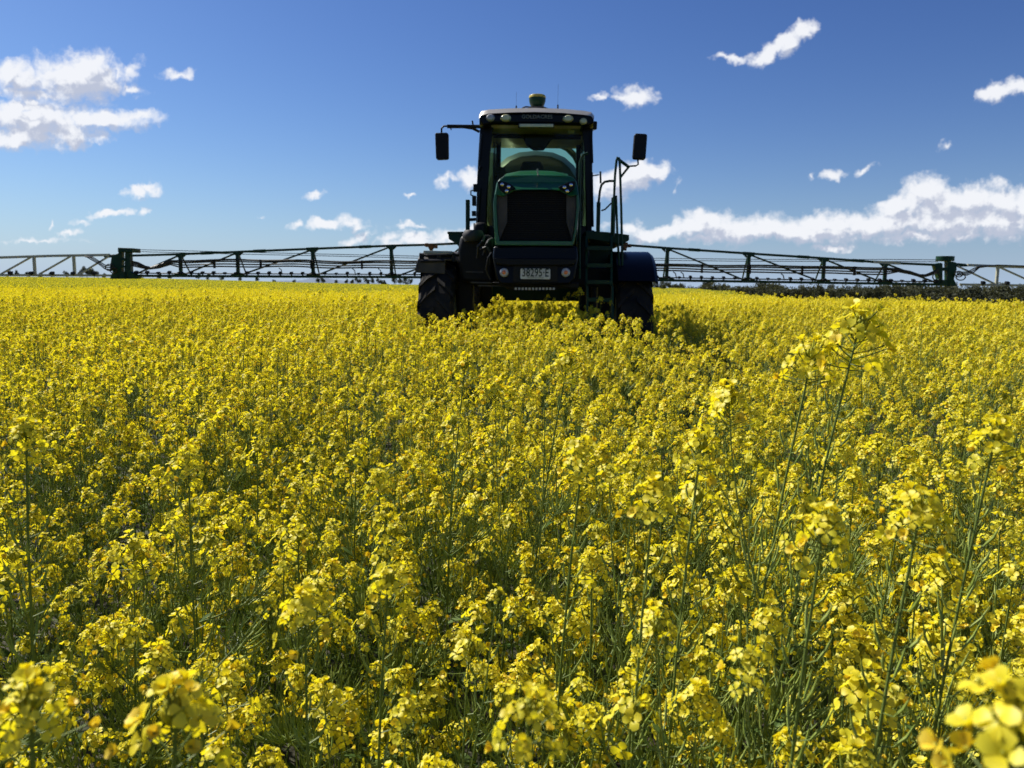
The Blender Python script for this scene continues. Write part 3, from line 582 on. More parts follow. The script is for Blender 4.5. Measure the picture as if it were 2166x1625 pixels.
for side, S in SIDES.items():
    wing = empty('boom_wing', (0, 0, 0)); wing.parent = SP; wing.location = -ORG
    def bpart(name, mb, mat, **k): return mkobj(name, mb.mesh(name, mat), wing, **k)
    lr = random.Random(3 if side == 'left' else 4)
    mb = MB(); tp, bt = S['top'], S['bot']
    xs = [a for a, _ in tp]
    for (a, ya), (b, yb) in zip(tp, tp[1:]): beam(mb, F(a, ya, DB), F(b, yb, DB), .06, .05)
    beam(mb, F(S['x0'], lerp(bt, S['x0']), DB), F(S['x1'], lerp(bt, S['x1']), DB), .06, .055)
    beam(mb, F(S['x0'], lerp(bt, S['x0']), DB) + Vector((0, .55, 0)), F(S['x1'], lerp(bt, S['x1']), DB) + Vector((0, .55, 0)), .05, .05)
    inner = 975 if side == 'left' else 1285
    ps = sorted(S['posts'])
    for px in ps:
        a, b = F(px, lerp(tp, px) + 1, DB), F(px, lerp(bt, px) - 1, DB); mb.box((a + b) / 2, (.075, .05, (a - b).length))
        for zz, sg, wd in ((a, -1, .10), (b, 1, .16)):      # gusset plates
            for q in (-1, 1):
                h = .09; p0 = Vector((zz.x + q * .037, DB - .014, zz.z)); mb.prism([p0, p0 + Vector((q * wd, 0, 0)), p0 + Vector((0, 0, sg * h))], Vector((0, .028, 0)))
        mb.tube([a + Vector((0, .02, 0)), b + Vector((0, .55, .03))], .018, 6)
        beam(mb, b, b + Vector((0, .55, 0)), .05, .05)
    allx = ([S['x0']] + ps + [S['x1']])
    for a, b in zip(allx, allx[1:]):   # diagonals fall away from the machine
        hi, lo = (b, a) if side == 'left' else (a, b)
        sgn = -1 if side == 'left' else 1
        if (side == 'left' and b == S['x1']) or (side == 'right' and a == S['x0']):
            hi = 990 if side == 'left' else 1290
            beam(mb, F(hi, lerp(tp, hi) + 14, DB), F(lo - sgn * 12, lerp(bt, lo) - 2, DB), .035, .035); continue
        beam(mb, F(hi + sgn * 4, lerp(tp, hi) + 3, DB + .01), F(lo - sgn * 8, lerp(bt, lo) - 3, DB + .01), .035, .035)
    for k in range(4):
        px = ps[0] + (ps[-1] - ps[0]) * (k + .5) / 4; beam(mb, F(px - 12, lerp(tp, px - 12), DB), F(px + 12, lerp(tp, px + 12), DB), .07, .066)
    bpart('boom_truss', mb, 'green_frame')
    if side == 'right': mb = MB(); beam(mb, F(1846, lerp(tp, 1846), DB), F(1904, lerp(tp, 1904), DB), .068, .058); bpart('boom_sleeve', mb, 'cream_paint')
    # tie cables
    for dy in (0, 4.2):
        mb = MB()
        if side == 'left': pts = [(282, 528 + dy), (503, 533.5 + dy), (700, 538 + dy * .9), (880, 542 + dy), (980, 545 + dy)]
        else: pts = [(1984, 550 + dy), (1872, 549 + dy), (1742, 549.5 + dy * .9), (1560, 548.5 + dy), (1380, 546.5 + dy), (1290, 546 + dy)]
        mb.tube([F(a, b, DB + .1) for a, b in pts], .008, 5); bpart('tie_cable', mb, 'dark_steel')
    # hoses: five runs clipped at the posts, sagging between, dipping to the hinge
    fixed = sorted([S['x0'] + (100 if side == 'left' else 0)] + ps + [S['x1'] - (0 if side == 'left' else 118)])
    for h in range(4):
        mb = MB(); pts = []
        near, far = (382, 985) if side == 'left' else (1285, 1872)
        K = 46
        ph = lr.uniform(0, .5)
        for k in range(K + 1):
            px = near + (far - near) * k / K; base = lerp(bt, px) - 35 + h * 5.0
            sag = (2.0 if side == 'left' else 1.2) * math.sin(px * .028 + ph) * math.sin(px * .011 + h * .25) + (1.4 if h == 0 else 0)
            pts.append((px, base + sag))
        hx = S['hinge'][1] if side == 'left' else S['hinge'][0]
        if side == 'left': pts = [(hx, 553 + h * 3), (292, 556 + h * 3), (308, 564 + h * 1.5), (318, 566 + h), (336, 561 + h * 2), (360, 552 + h * 2.6)] + pts
        else: pts = pts + [(1900, 570 + h * 1.6), (1925, 575 + h * 1.5), (1945, 582 + h), (1958, 582 + h), (1972, 576 + h * 1.6), (hx, 570 + h * 2.5)]
        mb.tube([F(a, b, DB - .04 - .015 * (h % 2)) for a, b in pts], .021 if h == 0 else .0165, 6); bpart('hose', mb, 'hose_black', smooth=True)
    mb = MB()
    for px in [ps[0] + (ps[-1] - ps[0]) * t for t in (.16, .38, .62, .86)]:
        mb.box(F(px, lerp(bt, px) - 26, DB - .04), (.035, .07, .2))
    bpart('hose_clamp', mb, 'black_plastic')
    mb = MB()
    for px in ([590, 745, 800] if side == 'left' else [1440, 1652, 1424]):
        mb.tube([F(px, lerp(bt, px) - 18, DB - .05), F(px + 5, lerp(bt, px) - 14, DB - .06), F(px + 7, lerp(bt, px) - 4, DB - .03)], .012, 6)
    bpart('drop_hose', mb, 'hose_black')
    mb = MB(); a, b = F(S['x0'], lerp(bt, S['x0']) - 5.5, DB - .03), F(S['x1'], lerp(bt, S['x1']) - 5.5, DB - .03); mb.tube([a, b], .014, 6); bpart('spray_line', mb, 'hose_black')
    nn = 30
    proto = None
    for k in range(nn):
        t = (k + .5) / nn; c = a.lerp(b, t)
        if proto is None:
            mb = MB(); mb.box((0, 0, .02), (.05, .06, .06)); mb.lathe([(.001, -.035), (.012, -.035), (.018, -.02), (.018, .02)], (0, -.02, 0), 'Z', 8, close=False); mb.lathe([(.001, -.05), (.035, -.05), (.035, .0), (.001, .0)], (0, -.03, .01), 'Y', 10, close=False)
            proto = mkobj('nozzle', mb.mesh('nozzle', 'black_plastic'), wing); o = proto
        else:
            o = proto.copy(); COL.objects.link(o)
        o.location = c; o.scale = (1, 1, lr.choice((.7, 1, 1.15)))
    # hinge tower
    h0, h1 = S['hinge']; sg = S['outer']; mb = MB()
    yb = lerp(bt, h0 if side == 'left' else h1)
    if side == 'left':
        plateprism(mb, [(249, 524), (279, 525), (279, 534), (249, 533)], DB - .15, .4); tower = [(238, 545, 254, 590), (266, 535, 274, 588), (250, 533, 258, 590)]
        plateprism(mb, [(236, 541), (250, 536), (250, 532), (257, 532), (256, 590), (232, 590), (238, 575), (232, 566)], DB - .05, .14); plateprism(mb, [(264, 532), (274, 532), (276, 575), (292, 584), (292, 590), (262, 590)], DB - .05, .14)
        plateprism(mb, [(250, 546), (270, 546), (270, 552), (250, 552)], DB - .05, .14); plateprism(mb, [(250, 562), (270, 562), (270, 566), (250, 566)], DB - .05, .14); plateprism(mb, [(246, 575), (272, 575), (272, 590), (246, 590)], DB - .05, .14)
        plateprism(mb, [(218, 541), (240, 538), (240, 545), (220, 545)], DB, .1)
    else:
        c = F(1999, 547.5, DB + .15)
        mb.lathe([(.001, -.055), (.185, -.055), (.19, -.05), (.19, .055), (.001, .06)], c, 'Z', 30, close=False)
        plateprism(mb, [(1976, 559), (1990, 556), (1994, 558), (1994, 600), (1980, 600), (1986, 590)], DB - .05, .14); plateprism(mb, [(2004, 552), (2022, 555), (2024, 570), (2018, 590), (2024, 605), (2004, 605)], DB - .05, .14)
        plateprism(mb, [(1994, 566), (2008, 566), (2008, 573), (1994, 573)], DB - .05, .14); plateprism(mb, [(1990, 592), (2010, 592), (2010, 606), (1984, 604)], DB - .05, .14)
        plateprism(mb, [(2018, 556), (2042, 558), (2050, 562), (2046, 564), (2018, 565)], DB, .1)
    bpart('hinge_tower', mb, 'green_frame', bevel=.008)
    mb = MB()
    if side == 'left': loops = [(232, 566, 9, 7), (240, 572, 7, 6)]
    else: loops = [(1981, 586, 8, 8), (2032, 586, 10, 7), (2028, 580, 8, 6)]
    for cx_, cy_, rx, ry in loops: mb.tube([F(cx_ + rx * math.cos(t), cy_ + ry * math.sin(t), DB - .12 + .04 * math.sin(t)) for t in [2 * math.pi * i / 16 for i in range(17)]], .013, 6, cap=False)
    for k in range(3):
        if side == 'left': pts = [(236, 563 + 4 * k), (222, 561 + 4 * k), (208, 552 + 3 * k), (196 - 6 * k, 544), (180, 543)]
        else: pts = [(2024, 582 - 3 * k), (2046, 582 - 3 * k), (2060, 576 - 4 * k), (2072, 566 - k), (2110, 561), (2170, 563)]
        mb.tube([F(a, b, DB - .07) for a, b in pts], .014, 6)
    bpart('hinge_hose', mb, 'hose_black', smooth=True)
    # pale outer section, reaching out of the picture
    mb = MB()
    if side == 'left':
        T = [(-260, 548), (0, 545), (110, 541.5), (232, 539.5)]; Bt = [(-260, 582), (0, 582), (240, 583)]; P = [-170, -90, 0 - 8, 73, 157]
    else:
        T = [(2046, 561), (2166, 565.5), (2440, 575)]; Bt = [(2030, 602), (2166, 604), (2440, 607)]; P = [2109, 2200, 2290, 2380]
    for (a, ya), (b, yb) in zip(T, T[1:]): beam(mb, F(a, ya, DB), F(b, yb, DB), .06, .055)
    for (a, ya), (b, yb) in zip(Bt, Bt[1:]): beam(mb, F(a, ya, DB), F(b, yb, DB), .06, .05)
    for px in P:
        a, b = F(px, lerp(T, px), DB), F(px, lerp(Bt, px), DB); mb.box((a + b) / 2, (.055, .05, abs(a.z - b.z)))
    ends = ([t_ for t_ in P] + [240]) if side == 'left' else ([2020] + P)
    for a, b in zip(ends, ends[1:]):
        hi, lo = (b, a) if side == 'left' else (a, b); beam(mb, F(hi + (-8 if side == 'left' else 5), lerp(T, hi) + 2, DB + .01), F(lo + (10 if side == 'left' else -4), lerp(Bt, lo) - 2, DB + .01), .035, .035)
    bpart('boom_tip_truss', mb, 'cream_paint')
    rng_ = range(-240, 230, 44) if side == 'left' else range(2078, 2430, 51)
    for px in rng_:
        o = proto.copy(); COL.objects.link(o); o.location = F(px, lerp(Bt, px) - 3, DB - .03); o.scale = (1, 1, 1.1)
# rusty knuckles where the lift struts meet the boom tops
for px, py in ((912, 521), (1322, 519)):
    mb = MB(); c = F(px, py, 14.9)
    for dx, dz, s_ in ((0, 0, .10), (-.08, .02, .07), (.09, -.01, .06), (0, -.07, .06)): mb.box(c + Vector((dx, 0, dz)), (s_, .1, s_))
    part('boom_knuckle', mb, 'rust', bevel=.01)
mb = MB(); beam(mb, F(960, 515, 14.9), F(905, 519, 14.9), .04, .035); beam(mb, F(955, 540, 14.9), F(985, 515, 14.9), .04, .03); beam(mb, F(1300, 517, 14.9), F(1330, 519, 14.9), .04, .035); part('lift_strut', mb, 'green_frame')
# ------------------------------------------------------------------ the canola crop
UP = Vector((0, 0, 1))
def frame(n_):
    a = n_.orthogonal().normalized(); return a, n_.cross(a)
def petal_rows(detail):
    if detail == 2: return [(.10, .07, .0), (.38, .26, .10), (.72, .44, .13), (1.0, .26, .02)]
    if detail == 1: return [(.10, .10, .0), (.6, .42, .12), (1.0, .26, .0)]
    return [(.10, .22, 0), (1, .34, .05)]
def flower(mb, c, nrm, L_, detail, lr, mat=0, close=None):
    a, b = frame(nrm); w0 = lr.uniform(0, 6.28); cup = lr.uniform(-.1, .6) if close is None else close
    for k in range(4):
        w = w0 + k * math.pi / 2 + lr.uniform(-.15, .15); d = a * math.cos(w) + b * math.sin(w); s_ = nrm.cross(d); cu = cup + lr.uniform(-.25, .25)
        tilt = nrm * math.sin(cu) + d * math.cos(cu); nn = nrm * math.cos(cu) - d * math.sin(cu)
        rows = petal_rows(detail); vs = []; LL = L_ * lr.uniform(.85, 1.1); droop = lr.uniform(0, .5)
        ctr = detail == 2
        for (t, hw, up) in rows:
            p_ = c + tilt * (t * LL) + nn * ((up - droop * t * t * .35) * LL)
            if ctr: vs += [p_ - s_ * hw * LL + nn * .06 * LL, p_, p_ + s_ * hw * LL + nn * .06 * LL]
            else: vs += [p_ - s_ * hw * LL, p_ + s_ * hw * LL]
        m_ = 3 if ctr else 2; mb.mat(mat)
        mb.add(vs, [(i * m_ + j, i * m_ + j + 1, (i + 1) * m_ + j + 1, (i + 1) * m_ + j) for i in range(len(rows) - 1) for j in range(m_ - 1)])
def bud(mb, p0, p1, r_, n=5, mat=2):
    mb.mat(mat); p0, p1 = Vector(p0), Vector(p1); mid = p0.lerp(p1, .45); d = (p1 - p0).normalized(); a, b = frame(d)
    vs = [p0] + [mid + (a * math.cos(2 * math.pi * k / n) + b * math.sin(2 * math.pi * k / n)) * r_ for k in range(n)] + [p1]
    mb.add(vs, [(0, 1 + (k + 1) % n, 1 + k) for k in range(n)] + [(n + 1, 1 + k, 1 + (k + 1) % n) for k in range(n)])
def head(mb, lr, detail=2, n=24, size=1.0, base=Vector((0, 0, 0)), axis=UP):
    """one flower head; its tip at base, its axis along axis. slots: petal, petal_old, bud, stem_green"""
    a, b = frame(axis)
    def P(ang, r_, h): return base + (a * math.cos(ang) + b * math.sin(ang)) * r_ + axis * h
    nb = {2: 20, 1: 7, 0: 3}[detail]
    for k in range(nb):
        an = k * 2.4; rr = (.0015 + .0085 * math.sqrt(k / nb)) * size; h = (.001 - .010 * k / nb) * size
        p0 = P(an, rr * .4, h - .010 * size); p1 = P(an, rr, h + .002); bud(mb, p0, p1 + axis * .004 * size, .0026 * size * (1 if detail == 2 else 1.8), 5 if detail == 2 else 3)
    ph = lr.uniform(0, 6.28)
    for i in range(n):
        t = i / n; an = ph + i * 2.4 + lr.uniform(-.25, .25); h0 = (-.006 - .044 * t) * size
        pl = (.016 + .017 * t) * size * lr.uniform(.75, 1.25); el = R(68 - 62 * t + lr.uniform(-18, 18))
        d = (a * math.cos(an) + b * math.sin(an)) * math.cos(el) + axis * math.sin(el)
        p0 = P(an, .001, h0); p1 = p0 + d * pl
        if detail == 2: mb.mat(3); mb.tube([p0, p0.lerp(p1, .5) - axis * .001, p1], [.0008, .0007, .0009], 3, cap=False)
        elif detail == 1: mb.mat(3); mb.add([p0 - axis * .0007, p0 + axis * .0007, p1 + axis * .0007, p1 - axis * .0007], [(0, 1, 2, 3)])
        nrm = (d + axis * lr.uniform(-.25, .35) + Vector((lr.uniform(-.3, .3), lr.uniform(-.3, .3), 0))).normalized()
        old = t > .66 and lr.random() < .38 or lr.random() < .04
        flower(mb, p1, nrm, ((.0098 if detail == 2 else .0108) if not old else .009) * size * lr.uniform(.88, 1.15), detail, lr, 1 if old else 0, lr.uniform(.7, 1.2) if (t < .15 or old) else None)
        if detail == 2: bud(mb, p1, p1 + nrm * .0055 * size, .0016 * size, 4)
def pods(mb, lr, top, axis, length, size, n, detail, mats=(0, 1), curve=None):
    """young pods up the stem beneath a flower head. slots: stem_green, pod_green"""
    a, b = frame(axis); ph = lr.uniform(0, 6.28)
    for i in range(n):
        t = (i + lr.uniform(.1, .9)) / n; an = ph + i * 2.4 + lr.uniform(-.4, .4); o = curve(t) if curve else top - axis * (length * t)
        out = a * math.cos(an) + b * math.sin(an); l1 = .013 + .008 * t; l2 = (.02 + .048 * t) * lr.uniform(.7, 1.2) * size
        p1 = o + (out * .92 + axis * .3).normalized() * l1; p2 = p1 + (out * .55 + axis * .85).normalized() * l2 * .5; p3 = p2 + (out * .3 + axis).normalized() * l2 * .5
        if detail == 2:
            mb.mat(mats[0]); mb.tube([o, p1], [.0007, .0008], 3, cap=False); mb.mat(mats[1]); mb.tube([p1, p1.lerp(p2, .4), p2, p3], [.0009, .0016, .0017, .0004], 4, cap=False)
        else:
            mb.mat(mats[1]); s_ = axis.cross(out).normalized() * (.0012 if detail else .002); mb.add([o - s_ * .5, o + s_ * .5, p1 + s_, p1 - s_, p2 + s_, p2 - s_, p3], [(0, 1, 2, 3), (3, 2, 4, 5), (5, 4, 6)])
def leaf(mb, lr, p0, an, L_, w_, droop=.5, mat=0):
    out = Vector((math.cos(an), math.sin(an), 0)); s_ = Vector((-out.y, out.x, 0)); mb.mat(mat); vs = []; K = 5
    for i in range(K + 1):
        t = i / K; hw = w_ * math.sin(math.pi * min(1, .12 + t * .88)) ** .8 * (1 - .2 * t); c = p0 + out * (L_ * t * (1 - .15 * t)) + UP * (L_ * (.75 * t - droop * 1.3 * t * t))
        fold = .25 * hw; wv = lr.uniform(-.1, .1) * w_
        vs += [c - s_ * hw + UP * (fold + wv), c, c + s_ * hw + UP * (fold - wv)]
    mb.add(vs, [(i * 3 + j, i * 3 + j + 1, i * 3 + j + 4, i * 3 + j + 3) for i in range(K) for j in range(2)])
def skeleton(lr, H, nb, spread=1.0, lean=(0, 0)):
    """main stem and side shoots as curves, the way a canola plant branches"""
    def main(t): return Vector((lean[0] * t ** 1.5 + .012 * math.sin(t * 5 + 1), lean[1] * t ** 1.5 + .010 * math.sin(t * 4), H * t))
    out = [(main, 0.0, .0036)]
    a0 = lr.uniform(0, 6.28)
    for k in range(nb):
        t0 = .30 + .48 * (k + lr.uniform(0, .7)) / nb; an = a0 + k * 2.4 + lr.uniform(-.4, .4); reach = lr.uniform(.07, .17) * spread * (1.25 - t0 * .5)
        topz = H * lr.uniform(.66, .985) if k % 3 else H * lr.uniform(.52, .8); topz = max(topz, H * t0 + .10); o = main(t0); wob = lr.uniform(-.03, .03)
        def br(t, o=o, an=an, reach=reach, dz=topz - o.z, wob=wob):
            r_ = reach * math.sin(t * 1.35) / math.sin(1.35); return o + Vector((math.cos(an) * r_ - math.sin(an) * wob * t * t, math.sin(an) * r_ + math.cos(an) * wob * t * t, dz * (t * .75 + .25 * t * t)))
        out.append((br, t0, .0022))
    return out
HEADS = []; BIG = []
for k in range(16):
    lr = random.Random(100 + k); mb = MB(); n_ = lr.choice((9, 13, 17, 20, 23, 27)) if k < 12 else 30
    if n_ > 22: BIG.append(k)
    head(mb, lr, 2, n_, lr.uniform(.88, 1.15)); me_ = mb.mesh('flower_head', ['petal', 'petal_old', 'bud', 'stem_green']); me_.polygons.foreach_set('use_smooth', [True] * len(me_.polygons)); HEADS.append(me_)
def build_plant(seed, H, nb, spread=1.0, lean=(0, 0), hsize=1.0, leaves=5, first_pods=34):
    """meshes and head placements of one near plant"""
    lr = random.Random(seed); sk = skeleton(lr, H, nb, spread, lean); st = MB(); heads = []
    for i, (fn, t0, r_) in enumerate(sk):
        K = 9 if i == 0 else 6; tip = fn(1.0); ax = (fn(1.0) - fn(.92)).normalized(); end = tip - ax * .004
        pts = [fn(k / K) for k in range(K)] + [end]; st.mat(0).tube(pts, [r_ * (1 - .62 * k / K) for k in range(K + 1)], 6 if i == 0 else 5, cap=True)
        ln = (tip - fn(0)).length; f0 = max(.3, 1 - (.22 + .16 * lr.random() + (.14 if i == 0 else 0)) / max(ln, .1) * 1.35)
        np_ = int(first_pods * lr.uniform(.8, 1.2)) if i == 0 else int(first_pods * .65 * lr.uniform(.6, 1.2))
        cut = 1 - .085 * hsize / max(ln, .1)
        pods(st, lr, None, ax, 0, 1, np_, 2, mats=(0, 2), curve=lambda t, fn=fn, f0=f0, cut=cut: fn(cut - (cut - f0) * t))
        heads.append((lr.randrange(len(HEADS)), tip, ax, hsize * (1.0 if i == 0 else lr.uniform(.62, .98))))
        if i: leaf(st, lr, fn(.02), lr.uniform(0, 6.28), lr.uniform(.03, .06), .006, .3, mat=1)
    lf = []
    for k in range(leaves):
        t = .08 + .5 * (k + lr.random()) / leaves; m_ = MB(); big = 1.25 - t; leaf(m_, lr, sk[0][0](t), lr.uniform(0, 6.28), lr.uniform(.10, .17) * big, .028 * big, lr.uniform(.4, .8)); lf.append(m_.mesh('leaf', 'leaf_green'))
    return dict(stem=st.mesh('stem', ['stem_green', 'leaf_green', 'pod_green']), heads=heads, leaves=lf)
def link(o, parent): COL.objects.link(o); o.parent = parent; return o
def place(pl, loc, rz, sc_, label, group=None, big=None):
    r_ = empty('canola_plant', loc, rz); r_.scale = (sc_, sc_, sc_); tag(r_, label, 'canola plant', group)
    link(bpy.data.objects.new('stem', pl['stem']), r_)
    for me in pl['leaves']: link(bpy.data.objects.new('leaf', me), r_)
    for hi, tip, ax, s_ in pl['heads']:
        s_ *= 1.08 if big is None else 1.0
        o = link(bpy.data.objects.new('flower_head', HEADS[hi]), r_); o.location = tip; o.rotation_euler = (ax.to_track_quat('Z', 'Y') @ Matrix.Rotation(tip.x * 90, 3, 'Z').to_quaternion()).to_euler(); o.scale = (s_, s_, s_)
    return r_
PROTO = []
for k in range(10):
    lr = random.Random(300 + k); PROTO.append(build_plant(500 + k, 1.14 * lr.uniform(.93, 1.05), lr.choice((6, 7, 8, 8, 9)), lr.uniform(.95, 1.5), (lr.uniform(-.08, .08), lr.uniform(-.08, .08)), 1.0, 5))
# plants that stand out in the photograph: head pixel, distance of the head, lean of the stem (metres at the top), shoots
SPECIAL = [
 ((1822, 672), 1.12, (.16, .02), 5, 1.55, 'tallest canola plant, right foreground, leaning right with its head high above the crop'),
 ((1722, 735), 1.14, (.13, .02), 3, 1.3, 'second-tallest canola plant on the right, just left of the tallest one and leaning with it'),
 ((985, 764), 1.75, (.07, .0), 4, 1.25, 'tall canola plant with bare upright stem and curved head, directly below the sprayer left headlight'),
 ((1203, 756), 1.65, (.13, .0), 4, 1.25, 'tall canola plant leaning right, its head just below the sprayer number plate and ladder'),
 ((1235, 945), 1.05, (.05, .0), 4, 1.05, 'canola plant with a broad dense head low in front, below the leaning tall stem'),
 ((55, 900), 1.15, (.03, .0), 4, 1.1, 'tall canola plant at the left edge of the photo with a thick dark stem'),
 ((398, 962), 1.2, (-.01, .0), 4, .9, 'tall canola plant left of centre, its single head standing just above the neighbouring heads'),
 ((645, 1268), .86, (-.02, .0), 4, .95, 'canola plant with a domed yellow head in the lower left middle of the foreground'),
 ((822, 1212), .92, (.03, .0), 4, .9, 'canola plant with a small domed head just right of the larger domed one'),
 ((1120, 1488), .60, (.0, .0), 3, .9, 'near canola plant with a flat-topped bright head at the bottom middle of the photo'),
 ((62, 1462), .62, (.0, .0), 3, 1.0, 'near canola plant with large open flowers in the bottom left corner'),
 ((372, 1480), .62, (.03, .0), 3, 1.1, 'near canola plant with a crowded head beside the bottom left corner plant'),
 ((2165, 1492), .42, (.0, .0), 2, 1.1, 'out-of-focus canola plant closest to the camera in the bottom right corner'),
 ((1745, 1090), .80, (.03, .0), 4, 1.15, 'canola plant with a big bright head below the tallest plant on the right'),
 ((1950, 1062), .82, (.06, .0), 4, 1.1, 'canola plant with wide head near the right side, beside the big bright head'),
 ((1385, 1030), .92, (.02, .0), 4, 1.0, 'canola plant right of centre with a rounded head of cupped flowers'),
 ((1485, 925), 1.05, (.04, .0), 4, 1.1, 'canola plant right of centre, between the rounded head and the tallest leaning plant'),
 ((2110, 905), 1.05, (.08, .0), 4, 1.1, 'tall canola plant at the right edge of the photo with a thick leaning stem'),
]
fwd = random.Random(77)
placed = []
for i, ((px, py), dist, lean, nb, hs, lab) in enumerate(SPECIAL):
    tip = at_r(px, py, dist); H = tip.z; pl = build_plant(900 + i, H, nb, .95 if dist > .5 else .6, lean, hs * .86, 3, first_pods=34)
    pl['heads'][0] = (BIG[i % len(BIG)],) + tuple(pl['heads'][0][1:])
    t1 = pl['heads'][0][1]
    placed.append((tip.x - t1.x, tip.y - t1.y)); place(pl, (tip.x - t1.x, tip.y - t1.y, 0), 0, 1.0, lab, big=1)
# the rest of the 300 that show largest
cells = []
lr = random.Random(9); step = .178
yy_ = -.1
near = []; stuff = []
def inframe(x, y, z_, m_=1.06):
    q = CM.transposed() @ (Vector((x, y, z_)) - EYE)
    if q.z > -.02: return False
    return abs(q.x / -q.z) < 1083 / FPX * m_ and abs(q.y / -q.z) < 812 / FPX * m_
tall_r = random.Random(31)
BODY = [(CX_, 11.55) for CX_ in ()]
def blocked(x, y):
    q = RZI @ Vector((x, y, 0))
    for wx in (-1.38, 1.38):
        for wy in (11.55, 16.4):
            if abs(q.x - CX - wx) < .3 and abs(q.y - wy) < .8: return True
    return False
gx = np.arange(-60, 60, step)
y = -1.6
while y < 16:
    half = max(2.2, y * .95 + 1.2)
    x = -half
    while x < half:
        X, Y = x + lr.uniform(-.085, .085), y + lr.uniform(-.085, .085)
        x += step * (1.0 if y < 8 else 1.08)
        if (X * X + Y * Y) < .30 ** 2 or blocked(X, Y): continue
        if any((X - a) ** 2 + (Y - b) ** 2 < .05 ** 2 for a, b in placed): continue
        d = math.hypot(X, Y); s_ = lr.uniform(.84, 1.06) * (1.0 + .06 * math.sin(X * 1.7 + 1) * math.sin(Y * 1.3))
        hv = .5 * math.sin(X * 1.1 + .6 * Y) + .5 * math.sin(Y * .9 - X * .7 + 2) + .6 * math.sin(X * 2.3 + 5) * math.sin(Y * 1.9)
        s_ *= 1 + .05 * hv
        if hv < -.55 and lr.random() < .35: continue
        if Y > 3.6 and lr.random() < .12: continue
        if d > 2.4 and lr.random() < .10: s_ *= lr.uniform(1.05, 1.17)
        if 6 < Y < 12 and -1.6 < X < 1.25: s_ *= 1.06
        if 6.6 < Y < 12.5 and 1.45 + .1 * math.sin(Y * 2) < X < 2.9 - .16 * (12 - Y):
            if lr.random() < .5: continue
            s_ *= lr.uniform(.72, .9) if lr.random() < .8 else 1.05
        if d < 2.4: s_ = min(s_, 1.02)
        if d < .75: s_ *= min(1, .86 + .14 * (d - .3) / .45)
        vis = any(inframe(X, Y, zz) for zz in (1.0 * s_, .7 * s_, 1.2 * s_)) 
        (near if vis and Y > 0 else stuff).append((d, X, Y, s_, lr.uniform(0, 6.28)))
    y += step * (1.0 if y < 8 else 1.08)
near.sort(); keep = near[:300 - len(SPECIAL)]; stuff += near[300 - len(SPECIAL):]
print('near reach', keep[-1][0], 'stuff', len(stuff))
for d, X, Y, s_, rz in keep:
    place(PROTO[fwd.randrange(len(PROTO))], (X, Y, 0), rz, s_, 'yellow flowering canola plant standing among its like in the foreground of the crop', 'canola plants in the foreground')
# ---- everything farther: one field, drawn with lighter plants the farther it lies
VC = bpy.data.collections.new('field_plants')
def variant(i, mb, mats): o = bpy.data.objects.new('v%02d' % i, mb.mesh('v%02d' % i, mats)); VC.objects.link(o)
ML = ['petal', 'petal_old', 'bud', 'stem_green', 'pod_green', 'leaf_green']
for k in range(8):            # 0-7: single plants, middle distance
    lr = random.Random(700 + k); mb = MB(); H = 1.14 * lr.uniform(.93, 1.05); sk = skeleton(lr, H, lr.choice((4, 5, 5, 6)), lr.uniform(.85, 1.3), (lr.uniform(-.08, .08), lr.uniform(-.08, .08)))
    for i, (fn, t0, r_) in enumerate(sk):
        K = 5 if i == 0 else 4; tip = fn(1); ax = (fn(1) - fn(.9)).normalized(); mb.mat(3); mb.tube([fn(q / K) for q in range(K + 1)], [r_ * (1 - .6 * q / K) for q in range(K + 1)], 3, cap=False)
        ln = (tip - fn(0)).length; cut = 1 - .085 / ln; f0 = max(.3, 1 - .3 / ln)
        pods(mb, lr, None, ax, 0, 1, 9 if i == 0 else 5, 1, mats=(3, 4), curve=lambda t, fn=fn, f0=f0, cut=cut: fn(cut - (cut - f0) * t))
        head(mb, lr, 1, lr.choice((15, 18, 21)), lr.uniform(1.1, 1.4) if i == 0 else lr.uniform(.65, 1.1), tip, ax)
    for q in range(3): leaf(mb, lr, sk[0][0](.1 + .15 * q), lr.uniform(0, 6.28), .13, .025, .6, mat=5)
    variant(k, mb, ML)
def simple_head(mb, lr, tip, s_, nq, hh=.075, gf=.0, gm=4):
    for q in range(nq):
        t = lr.random(); an = lr.uniform(0, 6.28); rr = (.010 + .026 * math.sin(math.pi * min(1, .15 + t * .7))) * s_ * lr.uniform(.7, 1.15)
        c = tip + Vector((rr * math.cos(an), rr * math.sin(an), -hh * t * s_)); n_ = Vector((math.cos(an), math.sin(an), lr.uniform(-.5, 1.2))).normalized(); a, b = frame(n_); w = lr.uniform(0, 6.28)
        a2 = a * math.cos(w) + b * math.sin(w); b2 = n_.cross(a2); z_ = (.5 / math.sqrt(nq) * .085 + .002) * s_
        mb.mat(gm if lr.random() < gf else (1 if (t > .7 and lr.random() < .3) else 0)); mb.add([c + a2 * z_ + n_ * z_ * .3, c + b2 * z_, c - a2 * z_ + n_ * z_ * .3, c - b2 * z_], [(0, 1, 2, 3)])
